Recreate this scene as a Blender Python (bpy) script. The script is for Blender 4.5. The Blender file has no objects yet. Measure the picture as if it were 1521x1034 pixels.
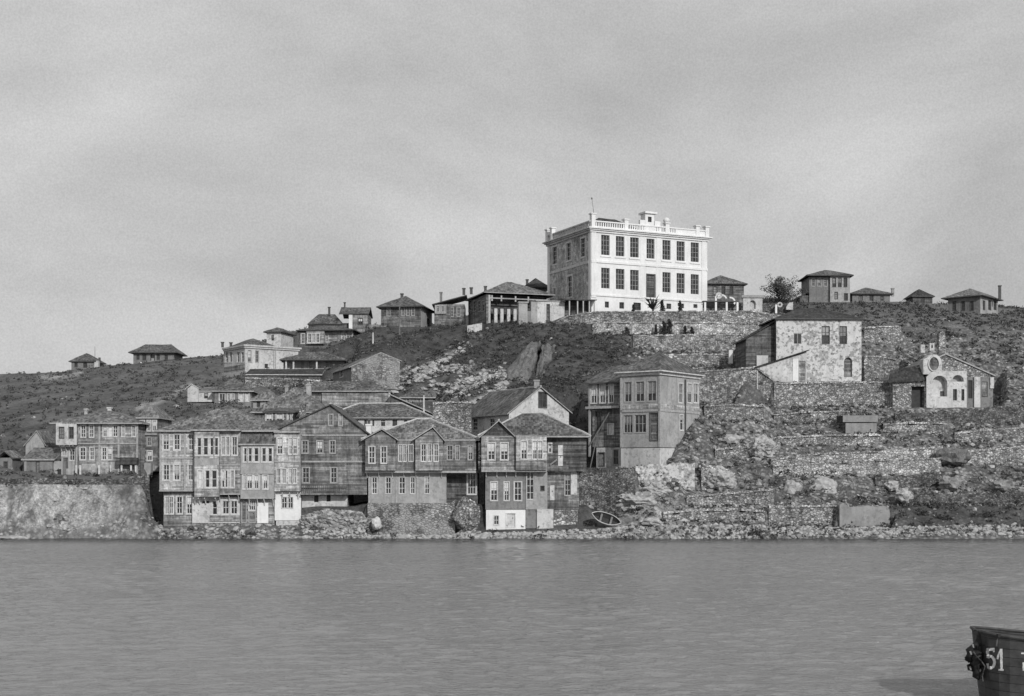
import bpy, math, random
import numpy as np
from mathutils import Vector as V
R = math.radians
random.seed(7)
SC = bpy.context.scene
COL = SC.collection

# ------------------------------------------------------------------ camera, sky, sun, exposure
F, CX, HY, CH = 2000.0, 760.5, 700.0, 7.5          # focal length and horizon in photo pixels, eye height above the water
cam = bpy.data.cameras.new('camera'); camo = bpy.data.objects.new('camera', cam); COL.objects.link(camo)
camo.location = (0, 0, CH); camo.rotation_euler = (R(90), 0, 0)
cam.sensor_width = 36; cam.lens = 36*F/1521; cam.shift_y = (HY-517)/1521
cam.clip_start = 0.5; cam.clip_end = 9000
SC.camera = camo
SUN_AZ, SUN_EL = R(155), R(27)                      # clockwise from +Y (the view direction): behind the camera, to its right
w = bpy.data.worlds.new('World'); SC.world = w; w.use_nodes = True
nt = w.node_tree; nt.nodes.clear()
def N(t, typ, **kw):
    n = t.nodes.new(typ)
    for k, v in kw.items():
        if k in ('op',): n.operation = v
        elif k == 'blend': n.blend_type = v
        elif hasattr(n, k): setattr(n, k, v)
    return n
sky = N(nt, 'ShaderNodeTexSky', sky_type='NISHITA', sun_disc=False)
sky.sun_elevation = SUN_EL; sky.sun_rotation = SUN_AZ; sky.dust_density = 3; sky.altitude = 10
bw = N(nt, 'ShaderNodeRGBToBW')
tc = N(nt, 'ShaderNodeTexCoord')
mp = N(nt, 'ShaderNodeMapping'); mp.inputs['Scale'].default_value = (2.1, 2.1, 4.6); mp.inputs['Rotation'].default_value = (0.02, -0.06, 0.3); mp.inputs['Location'].default_value = (8.7, 0.1, 6.6)
no = N(nt, 'ShaderNodeTexNoise'); no.inputs['Scale'].default_value = 1.9; no.inputs['Detail'].default_value = 9; no.inputs['Roughness'].default_value = 0.52; no.inputs['Distortion'].default_value = 0.35
ra = N(nt, 'ShaderNodeMapRange'); ra.inputs[1].default_value = 0.33; ra.inputs[2].default_value = 0.67; ra.inputs[3].default_value = 3.75; ra.inputs[4].default_value = 5.7
no2 = N(nt, 'ShaderNodeTexNoise'); no2.inputs['Scale'].default_value = 760; no2.inputs['Detail'].default_value = 2
ra2 = N(nt, 'ShaderNodeMapRange'); ra2.inputs[1].default_value = 0.25; ra2.inputs[2].default_value = 0.75; ra2.inputs[3].default_value = 0.91; ra2.inputs[4].default_value = 1.09
mx = N(nt, 'ShaderNodeMix', data_type='FLOAT'); mx.inputs['Factor'].default_value = 0.86   # an overcast layer over most of the clear sky
mu = N(nt, 'ShaderNodeMath', op='MULTIPLY')
bg = N(nt, 'ShaderNodeBackground'); bg.inputs['Strength'].default_value = 0.12
ow = N(nt, 'ShaderNodeOutputWorld')
L = nt.links.new
L(sky.outputs['Color'], bw.inputs['Color']); L(tc.outputs['Generated'], mp.inputs['Vector']); L(mp.outputs['Vector'], no.inputs['Vector'])
L(tc.outputs['Generated'], no2.inputs['Vector']); L(no2.outputs['Fac'], ra2.inputs[0])
L(no.outputs['Fac'], ra.inputs[0]); L(bw.outputs['Val'], mx.inputs['A']); L(ra.outputs[0], mx.inputs['B'])
L(mx.outputs['Result'], mu.inputs[0]); L(ra2.outputs[0], mu.inputs[1]); L(mu.outputs[0], bg.inputs['Color']); L(bg.outputs[0], ow.inputs['Surface'])
sl = bpy.data.lights.new('sun', 'SUN'); sl.energy = 2.6; sl.angle = R(0.6); sl.color = (1, 0.995, 0.985)
slo = bpy.data.objects.new('sun', sl); COL.objects.link(slo)
sd = V((math.sin(SUN_AZ)*math.cos(SUN_EL), math.cos(SUN_AZ)*math.cos(SUN_EL), math.sin(SUN_EL)))
slo.rotation_euler = sd.to_track_quat('Z', 'Y').to_euler(); slo.location = (60, -60, 80)
SC.view_settings.view_transform = 'Standard'; SC.view_settings.look = 'None'
SC.view_settings.exposure = 0; SC.view_settings.gamma = 1

# ------------------------------------------------------------------ helpers
def at(px, py, Y): return V(((px-CX)/F*Y, Y, CH+(HY-py)/F*Y))
def zat(py, Y): return CH+(HY-py)/F*Y

class MB:
    def __init__(s): s.v = []; s.f = []
    def add(s, vs, fs):
        n = len(s.v); s.v += [tuple(p) for p in vs]; s.f += [tuple(i+n for i in f) for f in fs]
    def quad(s, a, b, c, d): s.add([a, b, c, d], [(0, 1, 2, 3)])
    def tri(s, a, b, c): s.add([a, b, c], [(0, 1, 2)])
    def hexa(s, p):      # 8 points: 0-3 bottom loop, 4-7 top loop
        s.add(p, [(3, 2, 1, 0), (4, 5, 6, 7), (0, 1, 5, 4), (1, 2, 6, 5), (2, 3, 7, 6), (3, 0, 4, 7)])
    def box(s, x0, x1, y0, y1, z0, z1):
        s.hexa([(x0, y0, z0), (x1, y0, z0), (x1, y1, z0), (x0, y1, z0), (x0, y0, z1), (x1, y0, z1), (x1, y1, z1), (x0, y1, z1)])
    def fbox(s, f, u0, u1, z0, z1, o0, o1):
        p = f.pt
        s.hexa([p(u0, z0, o1), p(u1, z0, o1), p(u1, z0, o0), p(u0, z0, o0), p(u0, z1, o1), p(u1, z1, o1), p(u1, z1, o0), p(u0, z1, o0)])
    def tube(s, pts, r, n=6, caps=True):
        pts = [V(p) for p in pts]; rs = r if isinstance(r, (list, tuple)) else [r]*len(pts)
        rings = []
        for i, p in enumerate(pts):
            d = (pts[min(i+1, len(pts)-1)]-pts[max(i-1, 0)]).normalized()
            a = d.cross(V((0, 0, 1)) if abs(d.z) < .9 else V((1, 0, 0))).normalized(); b = d.cross(a)
            rings.append([p+(a*math.cos(2*math.pi*k/n)+b*math.sin(2*math.pi*k/n))*rs[i] for k in range(n)])
        fs = [(i*n+k, i*n+(k+1) % n, (i+1)*n+(k+1) % n, (i+1)*n+k) for i in range(len(pts)-1) for k in range(n)]
        if caps: fs += [tuple(range(n))[::-1], tuple((len(pts)-1)*n+k for k in range(n))]
        s.add([q for rg in rings for q in rg], fs)
    def build(s, name, mat, parent=None, smooth=False, org=None):
        o0 = V(org) if org is not None else V((0, 0, 0))
        p = parent
        while p is not None: o0 = o0+p.location; p = p.parent
        vs = np.array(s.v, dtype=float)-np.array(o0)
        me = bpy.data.meshes.new(name); me.from_pydata([tuple(q) for q in vs.tolist()], [], s.f); me.update()
        uvl = me.uv_layers.new(name='uv')
        vw = vs+np.array(o0); uv = uvl.data
        for pl in me.polygons:
            n = pl.normal
            h = math.hypot(n.x, n.y)
            t = (1, 0, 0) if h < 1e-3 else (-n.y/h, n.x/h, 0)
            b = (n.y*t[2]-n.z*t[1], n.z*t[0]-n.x*t[2], n.x*t[1]-n.y*t[0])
            for li in pl.loop_indices:
                q = vw[me.loops[li].vertex_index]
                uv[li].uv = (q[0]*t[0]+q[1]*t[1]+q[2]*t[2], q[0]*b[0]+q[1]*b[1]+q[2]*b[2])
        if smooth: me.polygons.foreach_set('use_smooth', [True]*len(me.polygons))
        me.materials.append(mat)
        o = bpy.data.objects.new(name, me); COL.objects.link(o)
        if parent is not None: o.parent = parent
        elif org is not None: o.location = org
        return o

def tag(o, label=None, cat=None, group=None, kind=None):
    if label: o['label'] = label
    if cat: o['category'] = cat
    if group: o['group'] = group
    if kind: o['kind'] = kind
    return o
def empty(name, loc, label, cat, group=None):
    o = bpy.data.objects.new(name, None); COL.objects.link(o); o.location = loc; o.empty_display_size = .5
    return tag(o, label, cat, group)

class Fac:
    """a vertical plane: u runs to the right along it, z up, o outward from it"""
    def __init__(s, x, y, th):
        s.x, s.y, s.th = x, y, th; s.ux, s.uy = math.cos(th), math.sin(th); s.nx, s.ny = s.uy, -s.ux
    def U(s, px):
        r = (px-CX)/F; return (r*s.y-s.x)/(s.ux-r*s.uy)
    def Z(s, px, py): return CH+(HY-py)/F*(s.y+s.U(px)*s.uy)
    def pt(s, u, z, o=0.0): return V((s.x+u*s.ux+o*s.nx, s.y+u*s.uy+o*s.ny, z))
    def sh(s, o, u=0.0): return Fac(s.x+o*s.nx+u*s.ux, s.y+o*s.ny+u*s.uy, s.th)
def fac(px, Y, deg=0): return Fac((px-CX)/F*Y, Y, R(deg))

# ------------------------------------------------------------------ materials (all greys: the place is seen in black and white)
MATS = {}
def g(v): return (v, v, v, 1)
def newmat(name, rough=0.85, spec=0.25):
    m = bpy.data.materials.new(name); m.use_nodes = True
    t = m.node_tree; b = t.nodes['Principled BSDF']; b.inputs['Roughness'].default_value = rough
    b.inputs['Specular IOR Level'].default_value = spec
    MATS[name] = m
    return m, t, b
def pos(t): return N(t, 'ShaderNodeNewGeometry').outputs['Position']
def uvn(t): return N(t, 'ShaderNodeUVMap').outputs['UV']
def scl(t, vec, s):
    m = N(t, 'ShaderNodeMapping'); m.inputs['Scale'].default_value = s; t.links.new(vec, m.inputs['Vector']); return m.outputs['Vector']
def noise(t, vec, scale, detail=6, rough=.55, dist=0):
    n = N(t, 'ShaderNodeTexNoise'); n.inputs['Scale'].default_value = scale; n.inputs['Detail'].default_value = detail
    n.inputs['Roughness'].default_value = rough; n.inputs['Distortion'].default_value = dist
    t.links.new(vec, n.inputs['Vector']); return n.outputs['Fac']
def mr(t, x, a, b, c, d, smooth=False):
    n = N(t, 'ShaderNodeMapRange')
    if smooth: n.interpolation_type = 'SMOOTHSTEP'
    for i, v in enumerate((a, b, c, d)): n.inputs[i+1].default_value = v
    t.links.new(x, n.inputs[0]); return n.outputs[0]
def ma(t, op, a, b=None):
    n = N(t, 'ShaderNodeMath', op=op)
    for i, v in enumerate((a, b)):
        if v is None: continue
        if isinstance(v, (int, float)): n.inputs[i].default_value = v
        else: t.links.new(v, n.inputs[i])
    return n.outputs[0]
def lerp(t, f, a, b):
    n = N(t, 'ShaderNodeMix', data_type='FLOAT')
    for k, v in (('Factor', f), ('A', a), ('B', b)):
        if isinstance(v, (int, float)): n.inputs[k].default_value = v
        else: t.links.new(v, n.inputs[k])
    return n.outputs['Result']
def fin(t, b, col, bump=None, bs=.4, bd=.05):
    t.links.new(col, b.inputs['Base Color'])
    if bump is not None:
        n = N(t, 'ShaderNodeBump'); n.inputs['Strength'].default_value = bs; n.inputs['Distance'].default_value = bd
        t.links.new(bump, n.inputs['Height']); t.links.new(n.outputs['Normal'], b.inputs['Normal'])
def m_plaster(name, base, dirt=.25, patch=0.0, pdark=.2, stain=.5):
    m, t, b = newmat(name); P = pos(t)
    a = noise(t, P, .35, 8, .65); c = noise(t, P, 3.2, 5, .7)
    s = noise(t, scl(t, P, (2.2, 2.2, .22)), 1.0, 5, .6)
    v = mr(t, a, .3, .75, base*(1+dirt*.15), base*(1-dirt)); v = ma(t, 'MULTIPLY', v, mr(t, c, .3, .7, 1.05, 1-dirt*.5))
    v = ma(t, 'MULTIPLY', v, mr(t, s, .5, .75, 1.0, 1-stain*dirt*1.4))
    if patch > 0:
        vo = N(t, 'ShaderNodeTexVoronoi'); vo.inputs['Scale'].default_value = 2.1; t.links.new(scl(t, P, (1, 1, 1.5)), vo.inputs['Vector'])
        k = ma(t, 'ADD', ma(t, 'MULTIPLY', noise(t, P, .5, 4, .6), .55), noise(t, P, 2.3, 4, .62))
        k = mr(t, k, .98-patch*.36, 1.05-patch*.36, 0, 1)
        cell = mr(t, vo.outputs['Distance'], .15, .5, 1, .55)
        v = lerp(t, ma(t, 'MULTIPLY', k, cell), v, pdark)
    fin(t, b, v, c, .35, .04); return m
def m_siding(name, base, var=.35, board=.2, vert=False, gap=.45):
    m, t, b = newmat(name); P = pos(t); sp = N(t, 'ShaderNodeSeparateXYZ'); t.links.new(uvn(t), sp.inputs[0])
    x = sp.outputs['X'] if vert else sp.outputs['Y']; y = sp.outputs['Y'] if vert else sp.outputs['X']
    q = ma(t, 'DIVIDE', x, board); fl = ma(t, 'FLOOR', q); fr = ma(t, 'FRACT', q)
    wn = N(t, 'ShaderNodeTexWhiteNoise'); cb = N(t, 'ShaderNodeCombineXYZ'); t.links.new(fl, cb.inputs[0])
    t.links.new(ma(t, 'FLOOR', ma(t, 'ADD', ma(t, 'DIVIDE', y, 2.6), ma(t, 'MULTIPLY', fl, .37))), cb.inputs[1]); t.links.new(cb.outputs[0], wn.inputs['Vector'])
    v = mr(t, wn.outputs['Value'], 0, 1, base*(1-var), base*(1+var))
    s = noise(t, scl(t, P, (1.6, 1.6, .3)), 1.3, 7, .7)
    v = ma(t, 'MULTIPLY', v, mr(t, s, .32, .68, 1.5, .5)); v = ma(t, 'MULTIPLY', v, mr(t, noise(t, P, 3.3, 5, .75), .32, .68, 1.4, .62)); v = ma(t, 'MULTIPLY', v, mr(t, noise(t, P, .45, 5, .6), .35, .65, 1.25, .75))
    e = mr(t, fr, 0, .16, gap, 1, True)
    v = ma(t, 'MULTIPLY', v, e)
    fin(t, b, v, ma(t, 'ADD', e, ma(t, 'MULTIPLY', fr, -.5)), .6, .03); return m
def m_stone(name, lo, hi, mortar, size=.55, flat=1.5, patch=None):
    m, t, b = newmat(name, .9); P = pos(t)
    j = N(t, 'ShaderNodeVectorMath', operation='MULTIPLY_ADD'); nn = N(t, 'ShaderNodeTexNoise'); nn.inputs['Scale'].default_value = 1.6
    t.links.new(P, nn.inputs['Vector']); t.links.new(nn.outputs['Color'], j.inputs[0]); j.inputs[1].default_value = (.35, .35, .35); t.links.new(scl(t, P, (1, 1, flat)), j.inputs[2])
    vo = N(t, 'ShaderNodeTexVoronoi'); vo.inputs['Scale'].default_value = 1/size; t.links.new(j.outputs[0], vo.inputs['Vector'])
    ve = N(t, 'ShaderNodeTexVoronoi', feature='DISTANCE_TO_EDGE'); ve.inputs['Scale'].default_value = 1/size; t.links.new(j.outputs[0], ve.inputs['Vector'])
    sp = N(t, 'ShaderNodeSeparateColor'); t.links.new(vo.outputs['Color'], sp.inputs[0])
    v = mr(t, sp.outputs[0], 0, 1, lo, hi); v = ma(t, 'MULTIPLY', v, mr(t, noise(t, P, 6, 5, .7), .3, .7, 1.25, .75))
    e = mr(t, ve.outputs['Distance'], .0, .14, 0, 1, True)
    v = lerp(t, ma(t, 'ADD', ma(t, 'MULTIPLY', e, .7), ma(t, 'MULTIPLY', noise(t, P, 2.0, 4, .7), .3)), mortar, v)
    v = ma(t, 'MULTIPLY', v, mr(t, noise(t, P, 1.3, 6, .75), .36, .64, .55, 1.4))
    v = ma(t, 'MULTIPLY', v, mr(t, noise(t, P, .28, 6, .65), .32, .68, 1.35, .6))
    if patch is not None:
        k = mr(t, noise(t, P, .55, 5, .6), .48, .56, 0, 1); v = lerp(t, k, v, ma(t, 'MULTIPLY', patch, mr(t, noise(t, P, 3, 5, .7), .3, .7, 1.15, .8)))
    fin(t, b, v, ma(t, 'ADD', e, ma(t, 'MULTIPLY', sp.outputs[1], .6)), .8, .12); return m
def m_tile(name, base, var=.35):
    m, t, b = newmat(name, .9); P = pos(t); sp = N(t, 'ShaderNodeSeparateXYZ'); t.links.new(uvn(t), sp.inputs[0])
    q = ma(t, 'DIVIDE', sp.outputs['Y'], .38); fr = ma(t, 'FRACT', q); u = ma(t, 'DIVIDE', sp.outputs['X'], .24); fu = ma(t, 'FRACT', u)
    wn = N(t, 'ShaderNodeTexWhiteNoise'); cb = N(t, 'ShaderNodeCombineXYZ'); t.links.new(ma(t, 'FLOOR', q), cb.inputs[0]); t.links.new(ma(t, 'FLOOR', u), cb.inputs[1]); t.links.new(cb.outputs[0], wn.inputs['Vector'])
    v = mr(t, wn.outputs['Value'], 0, 1, base*(1-var), base*(1+var))
    v = ma(t, 'MULTIPLY', v, mr(t, noise(t, P, .5, 7, .7), .33, .67, 1.6, .55)); v = ma(t, 'MULTIPLY', v, mr(t, noise(t, P, 2.6, 5, .75), .35, .68, .75, 1.6))
    h = ma(t, 'ADD', ma(t, 'MULTIPLY', ma(t, 'SINE', ma(t, 'MULTIPLY', fu, math.pi)), .6), ma(t, 'SUBTRACT', 1, fr))
    fin(t, b, v, h, .7, .06); return m
def m_simple(name, base, var=.3, sc=4, rough=.85, spec=.25, bump=.3):
    m, t, b = newmat(name, rough, spec); P = pos(t)
    n1 = noise(t, P, sc, 6, .65); v = mr(t, n1, .3, .7, base*(1+var), base*(1-var)); v = ma(t, 'MULTIPLY', v, mr(t, noise(t, P, sc*.17, 4, .6), .3, .7, 1.12, .88))
    fin(t, b, v, n1, bump, .03); return m
m_plaster('white_plaster', .8, .19)
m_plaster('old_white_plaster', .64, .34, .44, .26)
m_plaster('patchy_plaster', .64, .25, .62, .13)
m_plaster('light_plaster', .44, .42, .45, .24)
m_plaster('grey_plaster', .27, .45, .45, .12)
m_siding('pale_boards', .36, .35); m_siding('grey_boards', .24, .42); m_siding('brown_boards', .16, .45); m_siding('dark_boards', .095, .45)
m_siding('door_boards', .15, .3, .16, True)
m_stone('rubble_wall', .14, .58, .15, .34); m_stone('pale_rubble', .3, .74, .22, .38); m_stone('dark_rubble', .07, .3, .08, .3)
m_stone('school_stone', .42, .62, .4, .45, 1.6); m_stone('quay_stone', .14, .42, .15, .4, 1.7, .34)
m_tile('roof_tiles', .09, .5); m_tile('worn_roof_tiles', .13, .5); m_tile('black_roof_tiles', .042, .4)
m_simple('white_trim', .54, .3, 3); m_simple('grey_trim', .34, .3, 5); m_simple('dark_trim', .09, .35, 5)
m_simple('mortar', .42, .35, 3); m_simple('curtain', .6, .12, 3); m_simple('shutter', .22, .3, 5)
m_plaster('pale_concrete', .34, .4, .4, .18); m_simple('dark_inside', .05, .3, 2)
m_simple('iron', .06, .3, 6); m_simple('pole_wood', .16, .3, 4); m_simple('pale_wood', .42, .25, 4)
m_simple('bark', .08, .4, 5); m_simple('rope', .1, .3, 20)
m, t, b = newmat('glass', .12, .5); fin(t, b, mr(t, noise(t, pos(t), 1.3, 3), .35, .65, .012, .06))
def m_leaf(name, a, c):
    m, t, b = newmat(name, .8, .15); ob = noise(t, pos(t), 1.1, 5, .7); fin(t, b, mr(t, ob, .3, .7, a, c))
m_leaf('leaf_dark', .03, .08); m_leaf('leaf_mid', .045, .12); m_leaf('dry_scrub', .07, .2)
m, t, b = newmat('rock_grey', .9); P = pos(t); a = noise(t, P, 1.4, 8, .7); c = noise(t, scl(t, P, (1, 1, .35)), 2.2, 5, .7, .8)
v = ma(t, 'MULTIPLY', mr(t, a, .3, .72, .42, .12), mr(t, c, .35, .65, 1.2, .65)); fin(t, b, v, ma(t, 'ADD', a, c), .8, .2)
m, t, b = newmat('rock_pale', .9); P = pos(t); a = noise(t, P, 2.2, 8, .7); fin(t, b, mr(t, a, .3, .72, .54, .2), a, .8, .12)
m, t, b = newmat('rock_dark', .9); P = pos(t); a = noise(t, P, 1.2, 8, .7); c = noise(t, scl(t, P, (1.3, 1.3, .3)), 1.5, 5, .7, 1.)
fin(t, b, ma(t, 'MULTIPLY', mr(t, a, .3, .72, .24, .1), mr(t, c, .35, .65, 1.2, .7)), ma(t, 'ADD', a, c), .9, .25)
# ground: three blended covers, chosen by a per-vertex cover attribute (R stony, G bare cliff rock, B dry light grass)
m, t, b = newmat('hill_ground', .95, .1); P = pos(t)
at_ = N(t, 'ShaderNodeAttribute'); at_.attribute_name = 'cover'; sp = N(t, 'ShaderNodeSeparateColor'); t.links.new(at_.outputs['Color'], sp.inputs[0])
n1 = noise(t, P, .45, 10, .72); n2 = noise(t, P, 2.4, 8, .75); n3 = noise(t, P, .09, 5, .6)
scrub = ma(t, 'MULTIPLY', mr(t, n1, .32, .68, .045, .11), mr(t, n2, .3, .7, .6, 1.5)); scrub = ma(t, 'MULTIPLY', scrub, mr(t, n3, .35, .65, .8, 1.35))
vo = N(t, 'ShaderNodeTexVoronoi'); vo.inputs['Scale'].default_value = 1.7; t.links.new(P, vo.inputs['Vector']); s2 = N(t, 'ShaderNodeSeparateColor'); t.links.new(vo.outputs['Color'], s2.inputs[0])
stony = ma(t, 'MULTIPLY', mr(t, n2, .32, .68, .14, .52), mr(t, vo.outputs['Distance'], .2, .55, 1.15, .45)); stony = ma(t, 'MULTIPLY', stony, mr(t, n1, .35, .65, .6, 1.4))
vc = noise(t, scl(t, P, (.7, .7, .28)), 1.0, 8, .7, .9)
cliff = ma(t, 'MULTIPLY', mr(t, n2, .3, .7, .62, .27), mr(t, vc, .34, .66, .6, 1.2))
cliff = ma(t, 'MULTIPLY', cliff, mr(t, noise(t, scl(t, P, (.35, .35, .35)), 1.0, 6, .7, .6), .5, .6, 1.0, .5)); ce = N(t, 'ShaderNodeTexVoronoi', feature='DISTANCE_TO_EDGE'); ce.inputs['Scale'].default_value = .9; dv = N(t, 'ShaderNodeVectorMath', operation='MULTIPLY_ADD'); nn = N(t, 'ShaderNodeTexNoise'); nn.inputs['Scale'].default_value = 1.1; nn.inputs['Detail'].default_value = 5
t.links.new(P, nn.inputs['Vector']); t.links.new(nn.outputs['Color'], dv.inputs[0]); dv.inputs[1].default_value = (1.3, 1.3, 1.3); t.links.new(P, dv.inputs[2]); t.links.new(dv.outputs[0], ce.inputs['Vector'])
cliff = ma(t, 'MULTIPLY', cliff, mr(t, noise(t, P, 4.5, 6, .78), .34, .66, .5, 1.5)); cliff = ma(t, 'MULTIPLY', cliff, mr(t, ce.outputs['Distance'], .0, .1, .8, 1, True))
grass = ma(t, 'MULTIPLY', mr(t, n1, .3, .7, .11, .21), mr(t, n2, .3, .7, .65, 1.4))
v = lerp(t, sp.outputs[2], scrub, grass); v = lerp(t, sp.outputs[0], v, stony); v = lerp(t, sp.outputs[1], v, cliff)
fin(t, b, v, ma(t, 'ADD', n2, ma(t, 'MULTIPLY', n1, 1.5)), .9, .3)
# water: dark body, sky mirrored in small wind ripples
m, t, b = newmat('sea_water', .1, .7); P = pos(t); b.inputs['IOR'].default_value = 1.45
w0 = noise(t, scl(t, P, (.13, .3, 1)), 1.0, 7, .68, .8); w1 = noise(t, scl(t, P, (.45, .8, 1)), .9, 6, .7, .6); w2 = noise(t, scl(t, P, (.55, 1.3, 1)), 2.6, 4, .65, .4); w3 = noise(t, scl(t, P, (.015, .07, 1)), 1.0, 5, .65, .7)
h = ma(t, 'ADD', ma(t, 'MULTIPLY', w1, 1.0), ma(t, 'MULTIPLY', w2, .7)); h = ma(t, 'ADD', h, ma(t, 'MULTIPLY', w0, 1.6)); h = ma(t, 'MULTIPLY', h, mr(t, w3, .35, .65, .7, 1.25))
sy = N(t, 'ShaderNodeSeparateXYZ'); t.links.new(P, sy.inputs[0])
shore_refl = mr(t, ma(t, 'ADD', sy.outputs['Y'], ma(t, 'MULTIPLY', w0, 6)), 139, 151, 1, .12, True)      # darker along the shore: the land's dark reflection put into the water colour
fin(t, b, ma(t, 'MULTIPLY', mr(t, w3, .3, .7, .22, .26), shore_refl), ma(t, 'ADD', w1, ma(t, 'MULTIPLY', w2, .6)), .9, .4)
m, t, b = newmat('hull_paint', .55, .35); P = pos(t); a = noise(t, P, 2.5, 7, .7); sz = N(t, 'ShaderNodeSeparateXYZ'); t.links.new(P, sz.inputs[0]); fr = ma(t, 'FRACT', ma(t, 'DIVIDE', ma(t, 'ADD', sz.outputs['Z'], ma(t, 'MULTIPLY', sz.outputs['X'], .05)), .27))
sc_ = noise(t, scl(t, P, (2.5, 2.5, .8)), 2.2, 7, .75, .5); v = ma(t, 'MULTIPLY', mr(t, a, .3, .7, .025, .075), mr(t, fr, 0, .12, .45, 1, True)); v = lerp(t, mr(t, sc_, .6, .72, 0, .6), v, .16)
fin(t, b, v, ma(t, 'ADD', mr(t, fr, 0, .1, 0, 1, True), ma(t, 'MULTIPLY', a, .4)), .5, .02)
m_simple('hull_boot', .02, .3, 3, .5); m_simple('number_paint', .56, .45, 9, .7)

# ------------------------------------------------------------------ water and terrain
# the near reach of water carries real wind waves; the same sheet runs on flat to the horizon behind the camera and under the land
rng = np.random.RandomState(11)
wx_ = np.concatenate([np.arange(-330, -30, 4.0), np.arange(-30, 1552, 2.0), np.arange(1552, 1900, 4.0)]); wy_ = 38*(156.0/38)**np.linspace(0, 1, 560)
AX, AY = np.meshgrid(wx_, wy_, indexing='ij'); BX = (AX-CX)/F*AY; WZ = np.zeros_like(AX)
for i in range(110):
    lam = .38*(2.4/.38)**rng.rand(); th = R(-78)+rng.normal(0, .42); kx, ky = math.cos(th)*2*math.pi/lam, math.sin(th)*2*math.pi/lam; ph = rng.rand()*6.283
    env = .55+.45*np.sin(BX*rng.uniform(.02, .3)+AY*rng.uniform(.02, .3)+rng.rand()*6.28)
    fade = np.clip((lam-.012*AY*.25)/.3, 0, 1)
    WZ += .0046*lam*env*fade*np.sin(kx*BX+ky*AY+ph+.8*np.sin(BX*.21+ph)+.6*np.sin(AY*.17+2*ph))
edge = np.minimum.reduce([np.clip((AX+330)/40, 0, 1), np.clip((1895-AX)/40, 0, 1), np.clip((AY-38)/3, 0, 1), np.clip((156-AY)/6, .0, 1)])
WZ = WZ*edge*(.55+.45*np.clip((152-AY)/25, 0, 1)); nA, nB = AX.shape
wv = [tuple(p) for p in np.stack([BX, AY, WZ], -1).reshape(-1, 3).tolist()]
ii, jj = np.meshgrid(np.arange(nA-1), np.arange(nB-1), indexing='ij'); q_ = (ii*nB+jj).ravel(); wf = np.stack([q_, q_+nB, q_+nB+1, q_+1], -1).tolist()
c0, c1, c2, c3 = 0, (nA-1)*nB, (nA-1)*nB+nB-1, nB-1; k_ = len(wv)
wv += [(-5000, -5000, 0), (5000, -5000, 0), (5000, 900, 0), (-5000, 900, 0)]
wf += [[k_, k_+1]+[i*nB for i in range(nA-1, -1, -1)], [k_+1, k_+2]+[c1+j for j in range(nB-1, -1, -1)], [k_+2, k_+3]+[i*nB+nB-1 for i in range(nA)], [k_+3, k_]+list(range(nB))]
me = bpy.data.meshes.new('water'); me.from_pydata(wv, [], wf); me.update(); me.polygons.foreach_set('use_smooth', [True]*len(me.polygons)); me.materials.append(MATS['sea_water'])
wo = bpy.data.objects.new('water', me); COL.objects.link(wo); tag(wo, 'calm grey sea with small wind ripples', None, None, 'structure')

def vnoise(x, y, seed=0):
    xi = np.floor(x).astype(np.int64); yi = np.floor(y).astype(np.int64); fx = x-xi; fy = y-yi
    def hsh(a, b):
        n = (a*374761393+b*668265263+seed*1442695041) & 0x7fffffff
        n = ((n ^ (n >> 13))*1274126177) & 0x7fffffff
        return ((n ^ (n >> 16)) & 0xffff)/65535.0
    sx = fx*fx*(3-2*fx); sy = fy*fy*(3-2*fy)
    return (hsh(xi, yi)*(1-sx)+hsh(xi+1, yi)*sx)*(1-sy)+(hsh(xi, yi+1)*(1-sx)+hsh(xi+1, yi+1)*sx)*sy-.5
def fbm(x, y, sc, oc=4, seed=0):
    s = 0; a = 1
    for i in range(oc): s = s+a*vnoise(x/sc*2**i, y/sc*2**i, seed+i*17); a *= .5
    return s

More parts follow.
